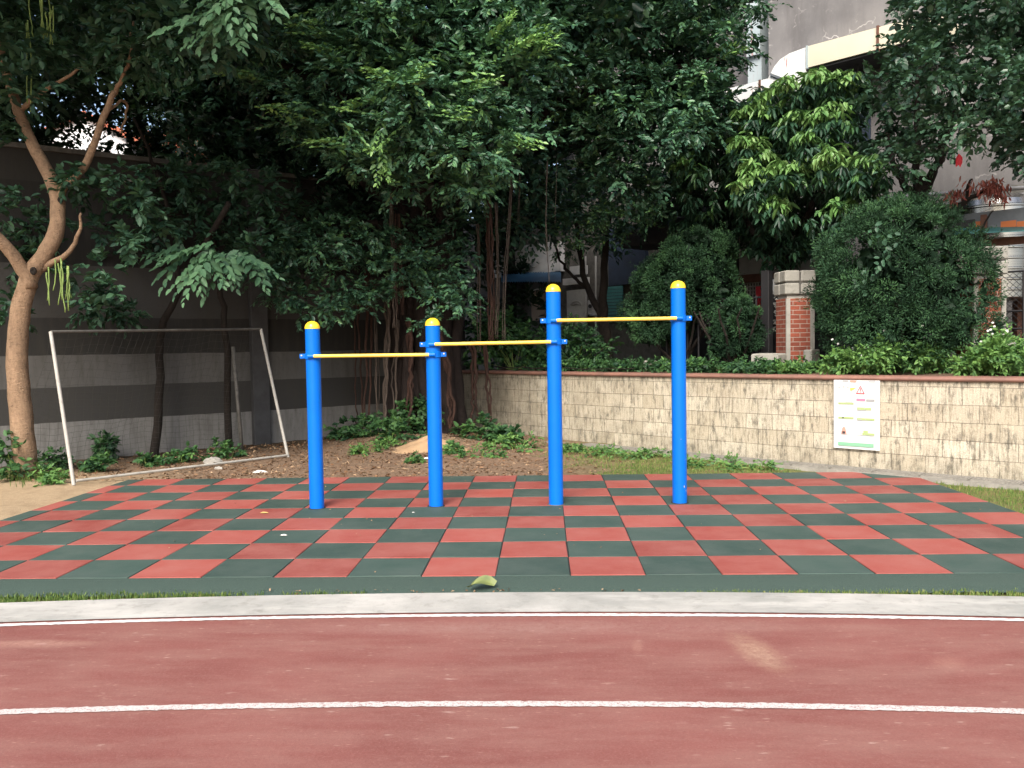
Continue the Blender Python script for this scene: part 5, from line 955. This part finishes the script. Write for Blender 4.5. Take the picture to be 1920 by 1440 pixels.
# ------------------------------------------------------------------ ground cover and weeds
lv = LV(); fl = LV(); s_a = 2.2
for k in range(760):                                                     # planting along the top of the tiled wall
    s = rng.uniform(1.5, 12.5); f = float(fbm(np.float64(s), np.float64(0.), 1.9, 21)); right = s > 6.6; o_ = rng.uniform(.16, 1.15)
    g_ = float(fbm(np.float64(s), np.float64(o_), 2.6, 4))
    if g_ < -.18 or (8.05 < s < 8.75 and o_ < .6): continue
    hgt = np.clip(.20+.30*f+.12*rng.random()+(.10 if s > 9 else 0), .08, .46) if right else .05+.14*rng.random()
    p = wpt(s, o_, BZ-.03); clump(lv, p+UPV*hgt*.6, (.16, .16, hgt*.75), 12 if right else 8, 6, rng.uniform(.05, .085), rng.uniform(.022, .04), (.68+.3*g_ if right else .24)+.12*rng.normal(), .3, .35, .25, ncam=.15, lj=.4)
    if s > 7 and rng.random() < .30:
        q = p+UPV*(hgt*1.4)+rng.normal(size=3)*.06; n = 5; th = np.arange(n)*2*PI/n; ax = np.array([-.5, -.7, .6])/1.05; e1 = np.cross(ax, UPV); e1 /= np.linalg.norm(e1); e2 = np.cross(ax, e1); D = np.cos(th)[:, None]*e1+np.sin(th)[:, None]*e2; fl.leaves(np.repeat(q[None], n, 0), D, np.repeat(ax[None], n, 0), .017, .013, np.full(n, .5))
tag(lv.build('undergrowth', MT['l_weed']), 'low leafy weeds along the top of the tiled wall', 'undergrowth', kind='stuff')
tag(fl.build('white_flower_petals', MT['petal']), 'tiny white flowers over the weeds on the tiled wall', 'flowers', kind='stuff')
def gp(px, py):
    p = atz(px, py, 0.); z = 0
    for _ in range(6): z = float(gz(p[0], p[1])); p = atz(px, py, z)
    return p
WEEDS = [(30, 900, .38, .55, .35, 'weed with white flowers at the foot of the tan forked tree', .1), (75, 905, .30, .18, .62, 'pale feathery weed right of the tan trunk base', .07), (205, 862, .24, .42, .16, 'dark bushy weed standing behind the goal ground bar', .1), (185, 885, .25, .22, .28, 'low weed just right of the white goal post base', .08), (275, 872, .32, .22, .36, 'leafy weed at the middle of the goal ground bar', .08), (345, 866, .32, .20, .34, 'leafy weed beside the pale rock behind the goal', .08), (430, 858, .30, .24, .34, 'weed at the foot of the grey rear goal strut', .08), (100, 880, .3, .25, .2, 'dark weed between tan trunk and goal post', .09),
 (690, 818, .36, .42, .26, 'dark weeds left of the banyan trunk', .1), (735, 822, .34, .36, .30, 'broad leaved weed against the banyan root columns', .1), (640, 822, .36, .26, .2, 'dark low weed beside the banded wall end', .1), (890, 822, .3, .42, .3, 'broad dark weed by the left end of the tiled wall', .11), (935, 830, .34, .34, .28, 'round dark leafy weed under the tiled wall', .12), (970, 842, .36, .26, .62, 'bright green weed in front of the tiled wall near the third post', .08), (800, 838, .16, .2, .62, 'small bright weed on the sand heap', .07), (728, 840, .42, .14, .66, 'bright low weeds left of the sand heap', .06), (690, 850, .3, .10, .6, 'sprawling pale weed in the brown leaf litter', .06), (775, 868, .12, .12, .5, 'tiny weed tuft alone in the brown litter', .05), (905, 856, .36, .14, .6, 'bright low weeds right of the second post', .06), (850, 850, .22, .16, .5, 'weed right beside the second blue post', .07),
 (1130, 852, .45, .10, .62, 'green weed strip in front of the tiled wall beside the third post', .06), (1200, 858, .45, .10, .6, 'green weed strip left of the rightmost blue post', .06), (1330, 872, .5, .10, .62, 'green weed strip along the drain right of the rightmost blue post', .06), (1420, 880, .45, .08, .6, 'low weeds between drain and rubber tiles below the poster', .05), (1070, 846, .25, .12, .5, 'weed tuft right behind the third blue post', .06)]
for px, py, R, H, t, lb, L in WEEDS:
    p = gp(px, py); shrub('weed_plant', lb, p, (R, R*.6, H*.9), 7, 8, 6, L*1.0, L*.5, min(1, t*1.15), cat='weed', ncam=.25, tips=.3)
lv = LV()
def tuft(P, H, n, t0, sp=.03):
    k = len(P)*n; B = np.repeat(P, n, 0) + np.concatenate([rng.normal(size=(k, 2))*sp, np.zeros((k, 1))], 1); th = rng.uniform(0, 2*PI, k); l = np.abs(rng.uniform(-.2, .9, k)); D = np.stack([np.cos(th)*l, np.sin(th)*l, np.ones(k)], 1)
    lv.leaves(B-UPV*.01, D, np.stack([np.cos(th), np.sin(th), -l], 1), np.repeat(np.broadcast_to(H, len(P)), n)*rng.uniform(.5, 1.2, k), rng.uniform(.004, .009, k), np.clip(t0+.2*rng.normal(size=k), 0, 1), fold=.05, curl=.3)
def pts(n, x0, x1, y0, y1, ok):
    P = np.stack([rng.uniform(x0, x1, n), rng.uniform(y0, y1, n)], 1); P = P[ok(P[:, 0], P[:, 1])]; return np.stack([P[:, 0], P[:, 1], gz(P[:, 0], P[:, 1])], 1)
R_ = lambda x, y: np.hypot(x-TC[0], y-TC[1])
patch = lambda x, y, s, th, sd: fbm(x, y, s, sd) > th
P = pts(3800, -.3, 4., 4.5, 8.2, lambda x, y: (bwd(x, y) < -.45) & (patch(x, y, 1.6, -.12, 2)) & (rng.random(len(x)) < np.clip((x+.3)/1.2, .1, 1))); tuft(P, .045, 6, .42, .05)
P = pts(3800, 3.9, 8.5, .0, 4.4, lambda x, y: (bwd(x, y) < -.44) & (x > 4.02)); tuft(P, .045, 7, .45, .05)
P = pts(800, -6, 8, 4.5, 9, lambda x, y: (bwd(x, y) > -.62) & (bwd(x, y) < -.40)); tuft(P, .05, 5, .4, .03)
def strip(x0, x1, n, H, t, dens):
    x = rng.uniform(x0, x1, n); ro = np.sqrt(np.maximum(30.49**2-(x-TC[0])**2, 0))+TC[1]; y = ro + np.abs(rng.normal(size=n))*.03 + rng.random(n)*np.maximum(-.345-ro, 0); k = rng.random(n) < dens(x); P = np.stack([x, y, np.full(n, -.035)], 1)[k]; tuft(P, H, 5, t, .012)
strip(-3.9, -1.3, 620, .042, .28, lambda x: np.clip((-1.1-x)/1.3, .0, 1)*np.where(fbm(x, x*0, 3., 4) > -.25, 1, .25)); strip(.55, 3.2, 560, .032, .48, lambda x: np.clip((x-.3)/1.4, 0, 1)*np.where(fbm(x, x*0, 3., 6) > -.15, 1, .2)); strip(-2., -.3, 60, .025, .75, lambda x: x*0+.6)
P = pts(60, -7.2, -5.4, 3.6, 5., lambda x, y: np.hypot(x+6.6, y-4.6) < .55); tuft(P, .12, 9, .25, .06)
tag(lv.build('grass', MT['l_grass']), 'short green grass around the rubber tiles and kerb', 'grass', kind='stuff')
lv = LV()                                                                 # leaf litter
P = pts(7500, -6.5, 1.6, 4.5, 9.3, lambda x, y: (bwd(x, y) < -.4) & (lwd(x, y) < -.1) & (rng.random(len(x)) < np.clip((1.4-x)/2, .1, 1))); k = len(P)
lv.leaves(P+UPV*.006+unit(k)*.006, unit(k)*np.array([1, 1, .25]), UPV+.5*rng.normal(size=(k, 3)), rng.uniform(.025, .075, k), rng.uniform(.012, .03, k), rng.random(k), curl=.2)
P = np.stack([rng.uniform(-5, 3.9, 130), 4.4*(rng.random(130)**.5), np.full(130, .004)], 1); k = len(P); lv.leaves(P, unit(k)*np.array([1, 1, .1]), UPV+.3*rng.normal(size=(k, 3)), rng.uniform(.010, .028, k), rng.uniform(.006, .014, k), .5+.5*rng.random(k))
P = np.stack([rng.uniform(-2.2, .5, 40), -.33+.02*rng.normal(size=40), np.full(40, -.006)], 1); k = 40; lv.leaves(P, unit(k)*np.array([1, 1, .3]), UPV+.4*rng.normal(size=(k, 3)), rng.uniform(.01, .03, k), .012, .4+.6*rng.random(k))
tag(lv.build('leaf_litter', MT['l_dry']), 'brown dry leaf litter scattered under the banyan', 'leaf litter', kind='stuff')
# small single things
c = atz(903, 1104, .0); root = MB(); n = 9; V = []
for i in range(n):
    u = i/(n-1)-.5; w_ = .052*math.cos(u*PI*.96)**.8; z0 = .010+.030*max(0, 1-(2.1*u)**2)
    for v in (-1, -.5, 0, .5, 1): V.append((c[0]+u*.155+.02*v*abs(v), c[1]+v*w_+.015+.02*u, z0+.020*v*v*(1.5 if v > 0 else .2)))
root.add(V, [(5*i+k, 5*i+5+k, 5*i+6+k, 5*i+1+k) for i in range(n-1) for k in range(4)]); solo('fallen_leaf', 'curled green fallen leaf on the edge of the pale concrete kerb', 'leaf', root, MT['fallen'], c, True)
for px, py, L, mt, nm, lb, ct_ in ((487, 963, .085, 'yleaf', 'fallen_leaf', 'yellow dry fallen leaf on a red tile left of the first post', 'leaf'), (472, 887, .22, 'paper', 'paper_scrap', 'white paper scrap lying on the leaf litter behind the tiles', 'scrap'), (525, 1005, .06, 'paper', 'paper_scrap', 'white crumpled scrap on a dark green tile', 'scrap'), (772, 962, .03, 'paper', 'paper_scrap', 'small white scrap in front of the second post', 'scrap'), (792, 861, .16, 'paper', 'paper_scrap', 'pale flat scrap beside the second post behind the tiles', 'scrap')):
    c = gp(px, py) if py < 892 else atz(px, py, .003); lv = LV(); lv.leaves(np.array([c+UPV*.006]), np.array([[1, .15, .03]]), np.array([[.1, -.3, 1]]), L, L*.38, .8, curl=.08); tag(lv.build(nm, MT[mt], loc=c), lb, ct_)
def rock(px, py, r, lb):
    c = gp(px, py); m = MB(); n = 12; pf = []
    V = []; 
    for i in range(7):
        a = -.5+i/6*(PI/2+.5)
        for j in range(n): t = 2*PI*j/n; q = 1+.22*math.sin(3*t+r*50)+.12*rng.normal(); V.append((c[0]+r*math.cos(a)*math.cos(t)*q, c[1]+r*.7*math.cos(a)*math.sin(t)*q, c[2]+r*.6*math.sin(a)*(1+.1*rng.normal())))
    m.add(V, [(i*n+j, i*n+(j+1) % n, (i+1)*n+(j+1) % n, (i+1)*n+j) for i in range(6) for j in range(n)]); solo('rock', lb, 'rock', m, MT['rock'], c, .6)
rock(397, 868, .13, 'pale rock among weeds behind the goal ground bar'); rock(410, 879, .055, 'small pale stone just below the larger pale rock')
c = gp(800, 848); m = MB(); n = 26; V = []
for i in range(9):
    for j in range(n):
        t = 2*PI*j/n; f = i/8; rr = .62*f*(1+.2*math.sin(2*t+.5)+.12*math.sin(5*t)); V.append((c[0]+rr*math.cos(t)*1.15, c[1]+.2+rr*.62*math.sin(t), c[2]-.04+.24*(1-f)**1.2*(1+.15*math.sin(4*t+f*5))+.01*rng.normal()))
m.add(V, [(i*n+j, (i+1)*n+j, (i+1)*n+(j+1) % n, i*n+(j+1) % n) for i in range(8) for j in range(n)]); solo('sand_heap', 'small heap of bare sandy earth at the foot of the banyan', 'heap', m, MT['sandm'], c, True)
# twigs lying along the coping
m = MB(); P, r = limb([wpt(1.2, -.03, HW+.13), wpt(2.6, -.02, HW+.11), wpt(4.4, 0, HW+.12)], .012, .006, 14, .01); m.tube(P, r, 6); solo('fallen_branch', 'thin dry branch lying on the coping near the banyan', 'branch', m, MT['barkD'], P[0], True)

# ------------------------------------------------------------------ trees beyond the painted wall
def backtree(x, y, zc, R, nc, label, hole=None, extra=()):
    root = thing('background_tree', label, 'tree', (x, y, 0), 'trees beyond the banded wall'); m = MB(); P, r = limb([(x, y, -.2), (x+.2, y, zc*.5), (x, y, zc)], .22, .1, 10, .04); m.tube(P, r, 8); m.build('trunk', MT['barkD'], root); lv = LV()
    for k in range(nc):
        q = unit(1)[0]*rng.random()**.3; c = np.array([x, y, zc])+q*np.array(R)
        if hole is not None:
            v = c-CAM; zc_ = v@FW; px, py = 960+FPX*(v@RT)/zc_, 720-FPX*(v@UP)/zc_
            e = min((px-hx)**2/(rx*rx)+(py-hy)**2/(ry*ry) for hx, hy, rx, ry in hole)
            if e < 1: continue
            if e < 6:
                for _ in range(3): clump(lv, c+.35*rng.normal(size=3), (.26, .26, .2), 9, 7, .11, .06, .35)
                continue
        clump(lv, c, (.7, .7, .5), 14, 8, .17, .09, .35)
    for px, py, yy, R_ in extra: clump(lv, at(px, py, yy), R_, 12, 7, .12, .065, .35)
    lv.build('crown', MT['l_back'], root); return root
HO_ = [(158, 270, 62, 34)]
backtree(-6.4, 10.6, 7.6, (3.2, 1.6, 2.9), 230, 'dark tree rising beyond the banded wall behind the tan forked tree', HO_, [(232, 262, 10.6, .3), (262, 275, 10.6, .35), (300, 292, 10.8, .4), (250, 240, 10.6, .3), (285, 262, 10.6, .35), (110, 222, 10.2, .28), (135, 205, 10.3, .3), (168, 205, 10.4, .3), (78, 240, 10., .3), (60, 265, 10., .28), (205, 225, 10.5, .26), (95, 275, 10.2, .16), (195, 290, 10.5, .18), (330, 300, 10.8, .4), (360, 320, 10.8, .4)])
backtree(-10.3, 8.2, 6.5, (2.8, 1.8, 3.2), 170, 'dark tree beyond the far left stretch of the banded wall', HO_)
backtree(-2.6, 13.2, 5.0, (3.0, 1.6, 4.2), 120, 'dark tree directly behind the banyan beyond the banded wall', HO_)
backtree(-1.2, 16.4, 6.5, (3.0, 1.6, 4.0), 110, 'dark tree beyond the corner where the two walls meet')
backtree(-9.5, 21.5, 7.5, (5.0, 1.6, 4.5), 190, 'tall dark tree far behind the white house')
# ------------------------------------------------------------------ daylight: soft high sun from the front right, hazy sky
SUN_EL, SUN_AZ = math.radians(43), math.radians(190)                      # azimuth clockwise from +y
w = bpy.data.worlds.new('World'); SC.world = w; w.use_nodes = True; nt = w.node_tree; bg = nt.nodes['Background']
sky = nt.nodes.new('ShaderNodeTexSky'); sky.sky_type = 'NISHITA'; sky.sun_disc = False; sky.sun_elevation = SUN_EL; sky.sun_rotation = SUN_AZ
sky.air_density = 1.0; sky.dust_density = 4.5; sky.ozone_density = 1.0; sky.altitude = 50
nt.links.new(sky.outputs[0], bg.inputs[0]); bg.inputs[1].default_value = .15
sd = np.array([math.sin(SUN_AZ)*math.cos(SUN_EL), math.cos(SUN_AZ)*math.cos(SUN_EL), math.sin(SUN_EL)])
sun = bpy.data.objects.new('sun', bpy.data.lights.new('sun', 'SUN')); C.objects.link(sun); sun.data.energy = 1.9; sun.data.angle = math.radians(26); sun.data.color = (1., .95, .87)
sun.rotation_euler = Vector(-sd).to_track_quat('-Z', 'Y').to_euler(); sun.location = (3, -6, 12)
SC.view_settings.view_transform = 'Standard'; SC.view_settings.look = 'None'; SC.view_settings.exposure = 1.04; SC.view_settings.gamma = 1.
SC.cycles.use_denoising = True; SC.cycles.max_bounces = 6; SC.cycles.diffuse_bounces = 3; SC.cycles.glossy_bounces = 2; SC.cycles.transmission_bounces = 2; SC.cycles.sample_clamp_indirect = 6
